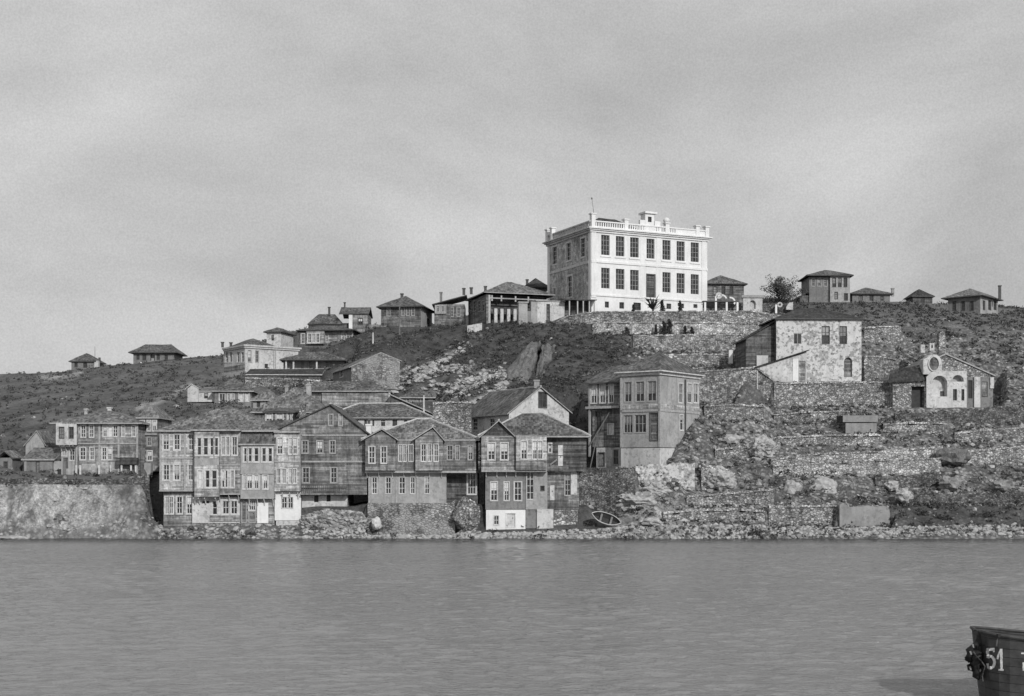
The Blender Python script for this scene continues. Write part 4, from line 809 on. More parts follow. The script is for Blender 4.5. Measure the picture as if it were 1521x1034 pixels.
B = h.block(f, 597, 643, 590, 604, 0, 5.5, 'brown_boards', 'dark_boards'); B.f.wins([(604, 608), (620, 624)], 592, 599, 'g', 1, 1); B.f.win(631, 592, 636, 600, 'd', 0, 0, door=True, case=0)
h.roof(f, 0, B.u1, 5.5, B.z1, 1.5, 'hip', .4, 'roof_tiles', 'grey_trim'); h.done()
f = fac(375, 191.5, -4); h = house('store_house', 'small plastered store with hipped roof right of the pyramid roofed house', 'store house', f, 380, 606)
B = h.block(f, 376, 410, 594, 612, 0, 5, 'light_plaster', 'grey_boards'); B.f.wins([(382, 386), (396, 400)], 597, 604, 'd', 1, 1, case=.05)
h.roof(f, 0, B.u1, 5, B.z1, 1.6, 'hip', .4, 'worn_roof_tiles', 'grey_trim'); h.done()
# ---------------- M: house with a white gable
f = fac(756, 176, 27); h = house('white_gable_house', 'house with a bright white gable and single attic window in mid slope', 'house', f, 758, 645)
p3 = (f.U(756), f.U(802), f.U(845)); z3 = (f.Z(756, 613), f.Z(804, 576), f.Z(845, 612))
B = h.block(f, 756, 845, 613, 652, 0, 15, 'old_white_plaster', 'old_white_plaster', top=[(756, 613), (802, 576), (845, 612)])
B.f.win(800.5, 583, 811.5, 605, 'd', 1, 1, case=.12)
for a, c in ((690, 694.5), (702.5, 709.5), (727.5, 735)): B.l.win(a, 622, c, 639, 'w', 1, 2)
groof(h, f, p3[0], z3[0], p3[1], z3[1], p3[2], z3[2], 15, .4, 'roof_tiles', 'light_plaster', 'mortar', .14, .3)
zk = f.Z(804, 574); p = f.pt(p3[1], 0, -.9); h.chimney(p.x, p.y, zk-.2, zk+.9, .7, 'light_plaster'); h.done()

# ---------------- N: corner house at the right of the waterfront
f = fac(980, 170, -36); h = house('corner_house', 'pale two storey corner house with tall shuttered windows above the shore wall', 'house', f, 978, 690)
fx = Fac(f.x, f.y, f.th)
B = h.block(f, 922, 980, 560, 665, 0, 10.5, 'light_plaster', 'light_plaster')
B.f.wins([(927.7, 938), (944.5, 956.7), (962, 974.5)], 568, 597, 'g', 1, 1, blind='shutter', cur=.62, case=.14)
B.f.wins([(926.7, 939.7), (942.8, 959.6)], 617, 643, 'g', 2, 1, case=.1); B.f.win(965.5, 614, 977.5, 654, 'd', 0, 0, door='brown_boards')
for a, c in ((1008.5, 1014), (1021, 1027.7), (1030.8, 1037)): B.r.win(a, 570, c, 598, 'w', 1, 1, case=.14)
B.r.win(1010, 617, 1015, 639, 'w', 0, 1)
Bp = h.block(f, 922, 980, 666, 700, .08, 10.5, 'old_white_plaster', part='base_wall')
zt = f.Z(980, 551)
for ff, LL, o in ((f, B.u1, 0), (B.r.f, 10.5, .01)):
    e0 = f.U(922) if ff is f else 0
    h.trim(ff, e0-.25, LL+(.25 if ff is f else 0), B.z1+.05, B.z1+.5-o, .22-o, 'white_trim', 'cornice'); h.trim(ff, e0, LL, f.Z(980, 611), f.Z(980, 607.5), .1-o, 'grey_trim', 'band')
    h.trim(ff, e0, LL-(.1 if ff is f else 0), f.Z(980, 606.5), f.Z(980, 600), .05-o, 'pale_boards', 'spandrel')
h.trim(f, B.u1-.16, B.u1+.1, B.z0, B.z1-.16, .1, 'grey_trim', 'corner_post'); h.trim(f, f.U(922)-.05, f.U(922)+.2, B.z0, B.z1-.16, .1, 'grey_trim', 'corner_post')
h.trim(B.r.f, 6.4, 6.54, f.Z(980, 640), B.z1-.2, .2, 'dark_trim', 'drainpipe', .06)
f2 = f.sh(-1.3); WL = h.block(f2, 874.5, 921, 570, 604, 0, 7, 'brown_boards'); z9 = WL.z1
WL.f.wins([(878, 886), (891, 898.7), (904.5, 911)], 572.5, 599, 'w', 1, 1, cur=.58, blind='curtain')
h.trim(f2, WL.u0-.0, WL.u0+.22, WL.z0-6.6, WL.z1, .07, 'light_plaster', 'corner_post', -.2)
WB = h.block(f2, 880, 921, 606, 664, -.7, 6, 'brown_boards', part='lower_wall'); WB.f.win(903, 630, 911, 645, 'w', 1, 1); WB.f.win(885, 612, 893, 640, 'd', 1, 1)
WC = h.block(f2, 886, 921, 665, 705, -.5, 5.8, 'old_white_plaster', part='base_wall'); WC.f.win(889, 673, 897.5, 692, 'd', 1, 0, door='brown_boards'); WC.f.win(911, 668, 918, 690, 'g', 1, 1)
m = h.mb('brace', 'pole_wood'); m.tube([f2.pt(f2.U(877), f2.Z(877, 662), .2), f2.pt(f2.U(905), f2.Z(905, 612), -.1)], .1, 5)
m.tube([f2.pt(f2.U(878), f2.Z(878, 697), .3), f2.pt(f2.U(886), f2.Z(886, 655), .1)], .09, 5)
h.trim(f2, WL.u0-.4, WL.u1, WL.z0-.32, WL.z0-.004, .25, 'grey_trim', 'jetty_beam')
h.roof(f2, WL.u0, WL.u1+1.6, 6.2, z9+.05, 2.75, 'sf', .55, 'roof_tiles', 'dark_trim')
h.roof(f, f.U(922), B.u1, 10.5, B.z1+.6, 2.9, 'pyr', .6, 'roof_tiles', 'white_trim', pk=f.U(949), caps=None); h.done()
h_ = zat(545, 176); p = gpx(996, 176.5)
# ---------------- W: large white house on the right slope
f = fac(1153, 194, 3); h = house('white_stone_house', 'two storey whitewashed stone house with peeling plaster and arched door on the right slope', 'house', f, 1156, 562)
B = h.block(f, 1153, 1279.5, 475, 580, 0, 9, 'patchy_plaster', 'dark_boards')
B.f.win(1179, 495.5, 1190.5, 511, 'g', 1, 0, case=.0); h.trim(f, f.U(1178.6), f.U(1190.8), f.Z(1184, 494.6), f.Z(1184, 486), .04, 'old_white_plaster', 'blocked_light')
B.f.win(1221, 485, 1232, 510.5, 'd', 1, 2, case=.05); B.f.win(1247.5, 485, 1257.5, 510.5, 'd', 1, 2, case=.05, blind='shutter', cur=.55)
B.f.win(1253.7, 531, 1265.8, 560, 'd', 1, 1, arch=True, rec=.35, case=.0, door='brown_boards')
h.trim(f, -.15, B.u1+.15, B.z1-.06, B.z1+.2, .2, 'grey_trim', 'cornice')
h.roof(f, 0, B.u1, 9, B.z1+.22, 2.0, 'hip', .4, 'black_roof_tiles', 'dark_trim')
ft = f.sh(-1.2); SB = h.block(ft, 1108, 1152, 503, 545, 0, 7, 'dark_boards', top=[(1108, 503), (1152, 480)], part='side_wing', zb=f.Z(1153, 548))
m = MB(); e = [(ft.U(1104), ft.Z(1104, 504.5)), (ft.U(1153)-.1, ft.Z(1153, 476.5))]
q0 = [ft.pt(e[0][0], e[0][1], .3), ft.pt(e[1][0], e[1][1], .3), ft.pt(e[1][0], e[1][1], -7.3), ft.pt(e[0][0], e[0][1], -7.3)]; m.hexa([p+V((0, 0, -.14)) for p in q0]+q0); m.build('wing_roof', MATS['black_roof_tiles'], h.root)
h.block(ft, 1124, 1141, 528, 548, .2, .5, 'old_white_plaster', part='low_wall', zb=f.Z(1153, 566)); h.done()
f = fac(1123, 192.9, 3); h = house('lean_to', 'whitewashed lean-to with sloping dark roof in front of the peeling white house', 'lean-to', f, 1126, 568)
B = h.block(f, 1124.5, 1198, 546, 585, 0, 1.6, 'old_white_plaster', top=[(1124.5, 546), (1198, 523.5)]); B.f.win(1186, 536, 1196.5, 568, 'g', 0, 0, door='grey_boards', case=.0)
h.trim(f, f.U(1177.5), f.U(1185.5), f.Z(1124, 568), f.Z(1178, 533), .06, 'white_plaster', 'pillar')
m = MB(); e = [(f.U(1121), f.Z(1121, 545)), (f.U(1201), f.Z(1201, 519.5))]
q0 = [f.pt(e[0][0], e[0][1], .45), f.pt(e[1][0], e[1][1], .45), f.pt(e[1][0], e[1][1], -1.8), f.pt(e[0][0], e[0][1], -1.8)]; m.hexa([p+V((0, 0, -.16)) for p in q0]+q0); m.build('roof', MATS['black_roof_tiles'], h.root)
h.done()
# ---------------- chapel
f = fac(1376, 190, 6); h = house('chapel', 'small stone chapel with arched white facade and round belfry opening', 'chapel', f, 1378, 600)
B = h.block(f, 1376, 1436, 553, 612, 0, 8, 'old_white_plaster', 'grey_plaster', top=[(1376, 560), (1383, 553), (1397, 549), (1401, 551), (1436, 551)])
B.f.win(1384, 558, 1407, 589, arch=True, niche='old_white_plaster'); B.f.win(1414, 557, 1431.5, 567, arch=True, niche='light_plaster')
arch_band(h.mb('arch_ring', 'old_white_plaster'), f, f.U(1384), f.U(1407), f.Z(1395, 558)-(f.U(1407)-f.U(1384))/2, .2, -.02, .06)
arch_band(h.mb('arch_ring#2', 'old_white_plaster'), f, f.U(1414), f.U(1431.5), f.Z(1422, 557)-(f.U(1431.5)-f.U(1414))/2, .12, -.02, .05)
B.f.wins([(1415.5, 1421.5), (1428, 1432.5)], 578, 595, 'd', 0, 1, case=0, rec=.3)
h.block(f.sh(-.88), 1397, 1402, 581, 588.5, .06, .1, 'dark_boards', part='hatch')
T = h.block(f, 1371.5, 1399, 530, 553, -.15, 1.3, 'old_white_plaster', top=[(1371.5, 534), (1376, 532), (1378.5, 529), (1382, 527), (1386.5, 526.4), (1391, 527), (1395, 529.4), (1398, 534), (1399, 540)], zb=f.Z(1376, 556), part='belfry')
u0, u1 = f.U(1380), f.U(1394.5); mu_, zu = (u0+u1)/2, f.Z(1387, 540.5); m = MB(); n = 20; rx, rz = (u1-u0)/2, .95
for i in range(n):
    a, c = 2*math.pi*i/n, 2*math.pi*(i+1)/n
    q = [(mu_+(rx+k)*math.cos(x), zu+(rz+k)*math.sin(x)) for x, k in ((a, 0), (a, .13), (c, .13), (c, 0))]; m.hexa([f.pt(u, z, -.16) for u, z in q]+[f.pt(u, z, .05) for u, z in q])
m.build('round_window_ring', MATS['old_white_plaster'], h.root); m = MB(); m.add([f.pt(mu_+rx*math.cos(2*math.pi*i/n), zu+rz*math.sin(2*math.pi*i/n), -.13) for i in range(n)], [tuple(range(n))]); m.build('round_window', MATS['brown_boards'], h.root)
fr = f.sh(-.6)
Rr = h.block(fr, 1436, 1475, 560, 612, 0, 7, 'grey_plaster', part='side_aisle'); h.trim(fr, fr.U(1446), fr.U(1455), Rr.z0, Rr.z1, .25, 'old_white_plaster', 'buttress'); h.trim(fr, fr.U(1470), fr.U(1475.5), fr.Z(1470, 577), Rr.z1, .2, 'old_white_plaster', 'buttress'); Rr.f.win(1438, 565, 1444.5, 592, 'd', 0, 0, open_=True, case=0); Rr.f.win(1458, 567, 1467, 590, 'd', 0, 1, door='brown_boards', case=0)
fk = f.sh(-1.5); groof(h, fk, fk.U(1334), fk.Z(1334, 562), fk.U(1404), fk.Z(1404, 527), fk.U(1472), fk.Z(1472, 557), 7, .6, 'worn_roof_tiles', 'grey_trim', 'mortar', .2, .2)
K = h.block(fk, 1334, 1472, 562, 600, 0, 6.8, 'rubble_wall', top=[(1334, 562), (1404, 527), (1472, 557)], part='nave')
Lw = h.block(f, 1326, 1376, 566.5, 612, -.2, 1.2, 'rubble_wall', part='porch_wall'); Lw.f.win(1354, 574, 1373.5, 608, 'd', 0, 0, open_=True, case=0, rec=.9)
m = MB(); q0 = [f.pt(f.U(1319), f.Z(1319, 567.5), .2), f.pt(f.U(1373), f.Z(1373, 564.5), .2), f.pt(f.U(1373), f.Z(1373, 541), -1.6), f.pt(f.U(1328), f.Z(1328, 549), -1.6)]; m.hexa([p+V((0, 0, -.14)) for p in q0]+q0); m.build('porch_roof', MATS['black_roof_tiles'], h.root)  # the porch roof's shade is put into its near-black tile colour
h.done()
f = fac(1394, 205, 0); h = house('ruined_tower', 'broken stub of stone tower behind the chapel', 'ruin', f, 1396, 530)
h.block(f, 1395, 1405.5, 493, 545, 0, 1.2, 'rubble_wall', top=[(1395, 497), (1397, 492), (1402, 491), (1404, 498), (1405.5, 512)]); h.block(f, 1405.5, 1411, 522, 545, -.1, .9, 'rubble_wall', top=[(1405.5, 516), (1411, 530)], part='broken_wall'); h.done()
for (a, c, t, b, win_, lab) in ((1367.5, 1374, 512, 522, None, 'small whitewashed grave slab standing left behind the chapel belfry'), (1381, 1388, 509.5, 519, 1, 'small white arched shrine with a dark niche behind the chapel belfry')):
    f = fac(a, 203, 0); h = house('shrine' if win_ else 'grave_slab', lab, 'shrine' if win_ else 'grave slab', f, a, b+4)
    B = h.block(f, a, c, t, b+2, 0, .6, 'old_white_plaster')
    if win_: B.f.win(a+2.2, t+3, c-2.2, b-2, arch=True, niche='dark_inside')
    h.done()
# ---------------- skyline houses at the right
def simple_house(name, label, px, Y, deg, a, c, t, b, dep, mat, side, roofk, rise, wins=(), rw=(), lw=(), rm='roof_tiles', ov=.6, chims=(), st='d', cat='house', pk=None, kin=1.0, eave='dark_trim'):
    f = fac(px, Y, deg); h = house(name, label, cat, f, px, b)
    B = h.block(f, a, c, t, b+8, 0, dep, mat, side)
    for (p, q, r, s) in wins: B.f.win(p, q, r, s, st, 1, 2, case=.07)
    for (p, q, r, s) in rw: B.r.win(p, q, r, s, st, 1, 2, case=.07)
    for (p, q, r, s) in lw: B.l.win(p, q, r, s, st, 1, 2, case=.07)
    h.roof(f, f.U(a), f.U(c), dep, B.z1, rise, roofk, ov, rm, eave, pk=pk, kin=kin)
    for (p, q, r, w_, m_) in chims: h.chim(p, q, r, Y+dep*.45, w_, m_)
    return h, f, B
h, f, B = simple_house('wood_house', 'dark wooden house with hipped roof just right of the white school', 1050, 259, 6, 1046, 1105, 421, 446, 9, 'brown_boards', 'dark_boards', 'hip', 2.0, [(1060, 426, 1065, 437), (1072, 426, 1077, 437), (1084, 426, 1089, 437)], kin=.7); h.done()
h, f, B = simple_house('tower_house', 'two storey square stone house with hipped roof alone on the right skyline', 1233, 256, 0, 1233, 1262.5, 409, 450, 7.5, 'light_plaster', 'grey_plaster', 'hip', .1, [(1236.7, 413, 1241.5, 426), (1245, 413, 1249.7, 426), (1253.5, 413, 1258, 426), (1240, 434, 1244, 444), (1254, 436, 1259, 446)], rm='black_roof_tiles')
B2 = h.block(f, 1202, 1233, 411, 460, -.5, 7, 'grey_plaster'); B2.f.wins([(1206, 1210), (1215, 1219), (1224, 1228)], 414, 425, 'g', 1, 1)
h.roof(f, f.U(1202), f.U(1262.5), 7.5, B.z1+.02, 1.6, 'hip', .55, 'roof_tiles', 'dark_trim'); h.block(f, 1188, 1202, 439, 455, -.8, 4, 'dark_boards', part='outshot'); h.roof(f.sh(-.8), f.U(1188), f.U(1201.5), 4, f.Z(1188, 440.5), 1.2, 'sl', .2, 'black_roof_tiles', 'dark_trim'); h.done()
h, f, B = simple_house('low_house', 'long low house with broad dark roof beside the tower-like stone house', 1266, 264, 4, 1266, 1322, 436, 449, 8, 'grey_plaster', 'dark_boards', 'hip', 1.7, [(1276, 439, 1281, 446), (1292, 439, 1297, 446), (1308, 440, 1312, 446)], chims=[(1326, 428, 440, .5, 'light_plaster')], kin=.9); h.done()
h, f, B = simple_house('hut', 'tiny dark hut with pointed roof alone on the right skyline', 1355, 274, 4, 1356, 1385, 440, 452, 4, 'dark_boards', 'dark_boards', 'pyr', 1.75, [(1368, 442, 1373, 449)], rm='black_roof_tiles', cat='hut', ov=.4); h.done()
h, f, B = simple_house('crest_cottage', 'hip roofed cottage with a tall chimney at the far right of the skyline', 1456, 252, -40, 1408, 1456, 443, 466, 9, 'grey_plaster', 'light_plaster', 'hip', .1, [(1415, 448, 1420, 461), (1428, 448, 1433, 461), (1441, 448, 1446, 461)], [(1460, 447, 1463, 460), (1468, 447, 1472, 460), (1476, 447, 1480, 460)])
h.roof(f, f.U(1406), f.U(1456), 9, B.z1+.03, 1.9, 'hip', .8, 'worn_roof_tiles', 'dark_trim'); h.chim(1485, 424, 446, 255, .42, 'dark_trim'); h.done()
# skyline houses at the left
h, f, B = simple_house('ridge_house', 'small hip roofed house with arched openings on the left skyline', 198, 294, 0, 198, 258, 523.5, 541, 8, 'grey_plaster', 'grey_plaster', 'hip', 2.1, [(203, 527, 207, 534), (212, 526, 217, 535), (233, 527, 237, 534), (245, 527, 249, 534)], ov=.9, kin=.5)
B.f.win(223, 525, 230, 536, arch=True, niche='light_plaster'); h.trim(f, f.U(209), f.U(212), f.Z(198, 543), f.Z(198, 538), .4, 'white_plaster', 'stoop'); h.done()
h, f, B = simple_house('far_cottage', 'small far cottage with a white chimney stack at its right on the left skyline', 106, 300, 0, 106, 140, 536.5, 549, 7, 'grey_plaster', 'grey_plaster', 'hip', 2.0, [(111, 539, 115, 545), (124, 539, 129, 546)], ov=.5, pk=None, cat='cottage'); h.block(f, 140, 146, 536, 553, .3, 1, 'old_white_plaster', part='chimney_stack'); h.block(f, 146, 148.5, 531, 540, -1, .5, 'dark_trim', part='flue'); h.done()
# ---------------- houses behind the left cliff
f = fac(114, 165, 1); h = house('timber_mansion', 'two storey timber house with white left bay and dark wood walls above the left cliff', 'house', f, 118, 706)
B = h.block(f, 112, 205, 628, 712, 0, 9, 'grey_boards')
z0 = f.Z(114, 649); kw = dict(nx=1, nz=2, case=.09)
B.f.wins([(120.5, 127), (133, 139)], 632, 649.5, 'w', **kw); B.f.wins([(153, 158.5), (168, 174.5), (181, 185), (196, 201)], 632, 648.5, 'w', **kw); B.f.win(160.5, 631, 167, 648, 'w', 0, 1, cur=1)
B.f.wins([(119, 127), (133.5, 139.5), (151.5, 158), (160, 166)], 665, 683, 'w', **kw)
for p in (114, 148, 176.5, 204): h.trim(f, f.U(p)-.13, f.U(p)+.1, B.z0, B.z1, .07, 'grey_trim', 'corner_post')
B2 = h.block(f, 83, 114, 628, 661, .6, 9, 'old_white_plaster', 'grey_boards', part='bay'); B2.f.wins([(88, 95), (102.5, 109)], 634.5, 651, 'd', 1, 2, case=.05)
B3 = h.block(f, 91, 113, 664, 712, -.6, 8, 'light_plaster', 'grey_boards', part='lower_wall'); B3.f.win(92.5, 668, 99, 677, 'w', 1, 0); B3.f.win(103.5, 668, 110.5, 684, 'w', 1, 1); B3.f.win(94, 680, 101, 696, 'd', 0, 0, door=True, case=0)
h.brackets(f.sh(-.6), (92, 99, 107, 112), 661.5, 1.1)
h.trim(f, f.U(84), f.U(205), f.Z(114, 660), f.Z(114, 658), .12, 'grey_trim', 'band')
m = h.mb('veranda_post', 'white_trim')
for p in (116, 122, 150, 167, 183, 197, 204): m.fbox(f.sh(.8), f.U(p)-.1, f.U(p)+.1, f.Z(114, 712), f.Z(114, 691), -.2, 0)
h.trim(f, f.U(176), f.U(206), f.Z(176, 690), f.Z(176, 680), 1.0, 'dark_boards', 'veranda_roof', .01)
h.roof(f, f.U(83), B.u1, 9, B.z1, 1.7, 'hip', .6, 'worn_roof_tiles', 'grey_trim'); h.chim(128, 607, 616, 170, .35, 'old_white_plaster'); h.chim(163, 605, 615, 171, .45, 'old_white_plaster'); h.done()
f = fac(36, 164, 0); h = house('gabled_shed', 'small stone shed with tiled roof left of the timber mansion', 'shed', f, 38, 706)
B = h.block(f, 36, 78, 682, 712, 0, 4, 'grey_plaster'); h.trim(f, 0, .3, B.z0, B.z1, .08, 'light_plaster', 'corner_post'); B.f.win(53, 686, 59, 704, 'd', 0, 0, door=True, case=0)
h.roof(f, 0, B.u1, 4, B.z1, 1.5, 'sf', .3, 'worn_roof_tiles', 'grey_trim')
f4 = f.sh(-4.5); B = h.block(f4, 38, 66, 655, 712, 0, 4, 'light_plaster', top=[(38, 661), (55, 641), (67, 660)], part='gable_wall'); groof(h, f4, f4.U(38), f4.Z(38, 661), f4.U(55), f4.Z(55, 641), f4.U(67), f4.Z(67, 660), 5, .2, 'worn_roof_tiles', 'light_plaster', None, .14, .2)
B9 = h.block(f, 79.5, 93, 685, 712, -.3, 2.5, 'light_plaster', part='annexe_wall'); B9.f.win(85, 697, 91, 706, 'd', 0, 0, open_=True, case=0); h.done()
h, f, B = simple_house('stone_hut', 'small half ruined stone hut at the far left above the cliff', 2, 163, 0, -4, 18, 680, 706, 3.5, 'grey_plaster', 'grey_plaster', 'gd', .9, [(6, 686, 11, 697)], rm='worn_roof_tiles', cat='hut', ov=.2); h.done()
f = fac(206, 168.5, 0); h = house('narrow_house', 'narrow dim house squeezed between the timber mansion and the three storey block', 'house', f, 210, 695)
B = h.block(f, 206, 234, 620, 700, 0, 7, 'brown_boards'); B.f.wins([(208, 214), (219, 223.5), (227, 232)], 625, 640, 'w', 1, 1, cur=.5); B.f.wins([(209, 213.5), (219, 225.5)], 670, 684, 'w', 1, 1); B.f.wins([(208, 213), (219, 224)], 650, 662, 'g', 1, 1)
h.trim(f, f.U(206), f.U(233), f.Z(206, 646), f.Z(206, 644), .1, 'grey_trim', 'band'); h.block(f, 214, 224, 688, 706, 1.2, 1, 'light_plaster', part='garden_wall')
h.roof(f, 0, B.u1, 7, B.z1, 1.6, 'hip', .3, 'worn_roof_tiles', 'grey_trim'); h.done()

# ---------------- waterfront block, from the left
Y0 = 153.6
f = fac(238, Y0, 1.5); h = house('waterfront_house', 'three storey weathered house with stacked bays, leftmost of the waterfront', 'house', f, 240, 782)
zend = zat(800, 150)-.8
A = h.block(f, 238, 289, 640, 728, .0, 11, 'pale_boards', 'grey_boards')
G = h.block(f, 243, 289, 731, 777, -.5, 9, 'grey_boards', part='ground_wall', zb=zend)
kw = dict(nx=1, nz=2, case=.13)
A.f.wins([(242.5, 250.8), (258.7, 266.9), (280.3, 287)], 645.5, 668, 'w', **kw); A.f.wins([(242.8, 251.3), (258.4, 266.5), (280, 286.5)], 690.5, 713, 'w', **kw)
G.f.wins([(245.5, 250.5), (251.8, 257), (262.5, 270.5), (277.5, 285)], 738, 763, 'w', 1, 2, case=.12)
h.trim(f, f.U(238)-.05, f.U(289), f.Z(238, 681.5), f.Z(238, 679), .12, 'grey_trim', 'band'); h.trim(f, f.U(238)-.1, f.U(289), f.Z(238, 730), f.Z(238, 728.2), .16, 'grey_trim', 'band')
for p in (238.4, 274.6, 288): h.trim(f, f.U(p)-.1, f.U(p)+.1, A.z0, A.z1, .06, 'grey_trim', 'corner_post')
P = h.block(f, 289, 325.5, 641, 738, 1.1, 10, 'pale_boards', 'grey_boards'); P.f.wins([(293, 299), (302, 309), (312, 317), (318.5, 324)], 650.5, 676, 'w', 0, 1, case=.14); P.f.wins([(294, 300.5), (305, 311.4), (314.5, 322)], 699, 724, 'w', 0, 1, case=.14)
P2 = h.block(f, 325.5, 357, 640, 734.5, .7, 10, 'grey_boards', 'grey_boards'); P2.f.wins([(329.5, 334), (336, 340.5), (345, 352)], 649, 676, 'w', 1, 1, case=.12); P2.f.wins([(329.5, 333.5), (334.5, 338), (342.5, 347.5)], 699, 724, 'w', 0, 1, case=.12)
f1 = f.sh(1.1); h.trim(f1, P.u0, P.u1, f1.Z(289, 691), f1.Z(289, 681), .05, 'light_plaster', 'balcony_band'); h.trim(f1, P.u0, P.u1, f1.Z(289, 738), f1.Z(289, 728), .05, 'pale_boards', 'balcony_band')
f1 = f.sh(.7); h.trim(f1, f1.U(325.5), f1.U(357), f1.Z(326, 691.5), f1.Z(326, 690), .06, 'grey_trim', 'band'); h.trim(f1, f1.U(325.5), f1.U(357), f1.Z(326, 735), f1.Z(326, 733), .1, 'grey_trim', 'band')
G2 = h.block(f, 285.5, 357, 738, 777, -.1, 9, 'old_white_plaster', part='white_ground_wall', zb=f.Z(289, 777))
G2.f.win(315.6, 744, 322.6, 764.5, 'w', 0, 1, case=.1); G2.f.wins([(330.7, 340), (343, 352.3)], 744, 763.5, 'w', 1, 1, case=.16); G2.f.win(300.5, 744, 311, 747.8, 'd', 0, 0, case=.0)
h.trim(f, f.U(311.5), f.U(356), f.Z(311, 774.5), f.Z(311, 765.5), .0, 'grey_boards', 'dado', -.05)
h.block(f, 285, 357, 777.6, 800, .25, 9, 'quay_stone', part='plinth', zb=zend)
h.brackets(f, (290, 297, 306, 322), 739, 1.0); h.brackets(f, (327, 341, 355), 735, .65)
h.roof(f, f.U(236), f.U(410), 13, A.z1+.05, 3.3, 'hip', .45, 'worn_roof_tiles', 'grey_trim', kin=1.05); h.roof(f.sh(1.1), f.U(289.5), f.U(356.5), 5, A.z1+.12, 1.2, 'hip', .25, 'worn_roof_tiles', 'grey_trim'); h.done()

f = fac(357, Y0, 1.5); h = house('waterfront_house', 'narrow house with projecting window rows left of the tall gabled house', 'house', f, 360, 782)
A = h.block(f, 357.3, 407, 659.5, 740, .55, 8, 'light_plaster', 'grey_boards'); A.f.wins([(362, 366.4), (368.8, 374), (377.5, 384), (389, 395), (398.3, 404.3)], 665.5, 686, 'w', 0, 1, case=.12)
A.f.wins([(361.5, 365), (367, 374.5), (378, 384), (391.3, 397.3)], 706, 726, 'w', 1, 1, case=.13, cur=.4)
f1 = f.sh(.55); h.trim(f1, f1.U(357.3), f1.U(407), f1.Z(357, 704), f1.Z(357, 702.5), .15, 'grey_trim', 'band'); h.trim(f1, f1.U(357.3), f1.U(407), f1.Z(357, 741), f1.Z(357, 739), .1, 'grey_trim', 'band')
G = h.block(f, 357.3, 407, 741, 777, -.1, 7, 'grey_boards', part='ground_wall'); G.f.win(358.8, 746, 365.6, 776, 'g', 0, 0, door='brown_boards', case=.06); G.f.win(370, 743, 379.3, 758, 'w', 2, 1); G.f.win(369.5, 761, 379.5, 776, 'g', 0, 0, door='grey_boards', case=.05)
h.trim(f, f.U(382), f.U(398.5), f.Z(382, 777), f.Z(382, 747), .02, 'white_plaster', 'white_panel', -.08)
h.block(f, 357.3, 407, 777.6, 800, .2, 7, 'quay_stone', part='plinth', zb=zend); h.brackets(f, (371, 383, 393, 406), 741, .55)
h.block(f.sh(-.35), 357.5, 407, 642, 662, 0, 5, 'dark_boards', part='upper_wall'); h.roof(f1, f1.U(357.5), f1.U(406.6), .75, A.z1+.02, 1.5, 'sf', .22, 'roof_tiles', 'grey_trim'); h.done()

f = fac(407, Y0+.2, 1.5); h = house('gabled_house', 'tall unpainted timber house with a wide gable and a pale narrow bay on the waterfront', 'house', f, 410, 790)
A = h.block(f, 407.4, 545, 641, 735, -.5, 13, 'brown_boards', 'dark_boards', top=[(407.4, 641), (491, 602), (545, 643)])
A.f.wins([(488.5, 494), (503.6, 508)], 616, 632, 'g', 1, 1); A.f.wins([(449, 457), (471, 479), (490, 497.5)], 655, 673, 'g', 1, 2); A.f.wins([(449.5, 459), (491.5, 500)], 695, 717, 'g', 1, 2)
fA = A.fac; h.trim(fA, fA.U(448.5), fA.U(545), fA.Z(450, 647.5), fA.Z(450, 645.5), .12, 'grey_trim', 'band'); h.trim(fA, fA.U(448.5), fA.U(545), fA.Z(450, 687), fA.Z(450, 684.5), .14, 'grey_trim', 'band')
K = h.block(f, 407.4, 446, 643, 730, .3, 1, 'pale_boards', 'grey_boards', part='bay'); K.f.wins([(412, 419.5), (429.3, 433.8), (435.2, 441)], 650.5, 674.5, 'w', 1, 2, cur=.5, case=.1); K.f.wins([(411.5, 416.5), (419, 424.6), (429.2, 433.4), (434.6, 440)], 696.5, 718, 'w', 1, 1, case=.09)
fK = f.sh(.3); h.trim(fK, fK.U(407.4), fK.U(446), fK.Z(410, 687), fK.Z(410, 685), .1, 'grey_trim', 'band'); h.trim(fK, fK.U(407.2), fK.U(446.2), fK.Z(410, 643), fK.Z(410, 640.5), .35, 'light_plaster', 'bay_cornice'); h.trim(fK, fK.U(445), fK.U(446.3), K.z0, K.z1, .06, 'light_plaster', 'corner_post')
G = h.block(f, 408, 447, 731, 773, -.3, 6, 'white_plaster', 'light_plaster', part='white_ground_wall'); G.f.wins([(418.3, 426), (427.7, 435)], 738.5, 755, 'w', 1, 1, case=.06)
h.block(f, 410, 448.5, 773.5, 800, -.22, 6, 'old_white_plaster', part='plinth', zb=zend); h.brackets(f.sh(-.3), (409, 420, 431, 443), 731.5, .55)
U = h.block(f, 448.6, 516, 736, 748, -1.0, 8, 'old_white_plaster', 'grey_boards', part='ground_wall', zb=zat(770, 155)); U.f.win(466.5, 735.5, 473, 746, 'd', 0, 0, case=0, open_=True); U.f.win(485, 736, 491, 745, 'd', 0, 0, case=0, open_=True)
h.trim(fA, fA.U(448), fA.U(519), fA.Z(450, 735), fA.Z(450, 732.8), .8, 'brown_boards', 'balcony_floor', 0); m = h.mb('balcony_rail', 'dark_trim'); m.fbox(fA, fA.U(448), fA.U(519), fA.Z(450, 720.5), fA.Z(450, 719.6), .7, .78)
for i in range(24): u = fA.U(449+i*3); m.fbox(fA, u-.03, u+.03, fA.Z(450, 733), fA.Z(450, 720.5), .72, .76)
groof(h, fA, A.u0, fA.Z(407, 641), fA.U(491), fA.Z(491, 602), A.u1, fA.Z(545, 643), 13, .35, 'roof_tiles', 'dark_trim', 'mortar', .14, .3); h.done()

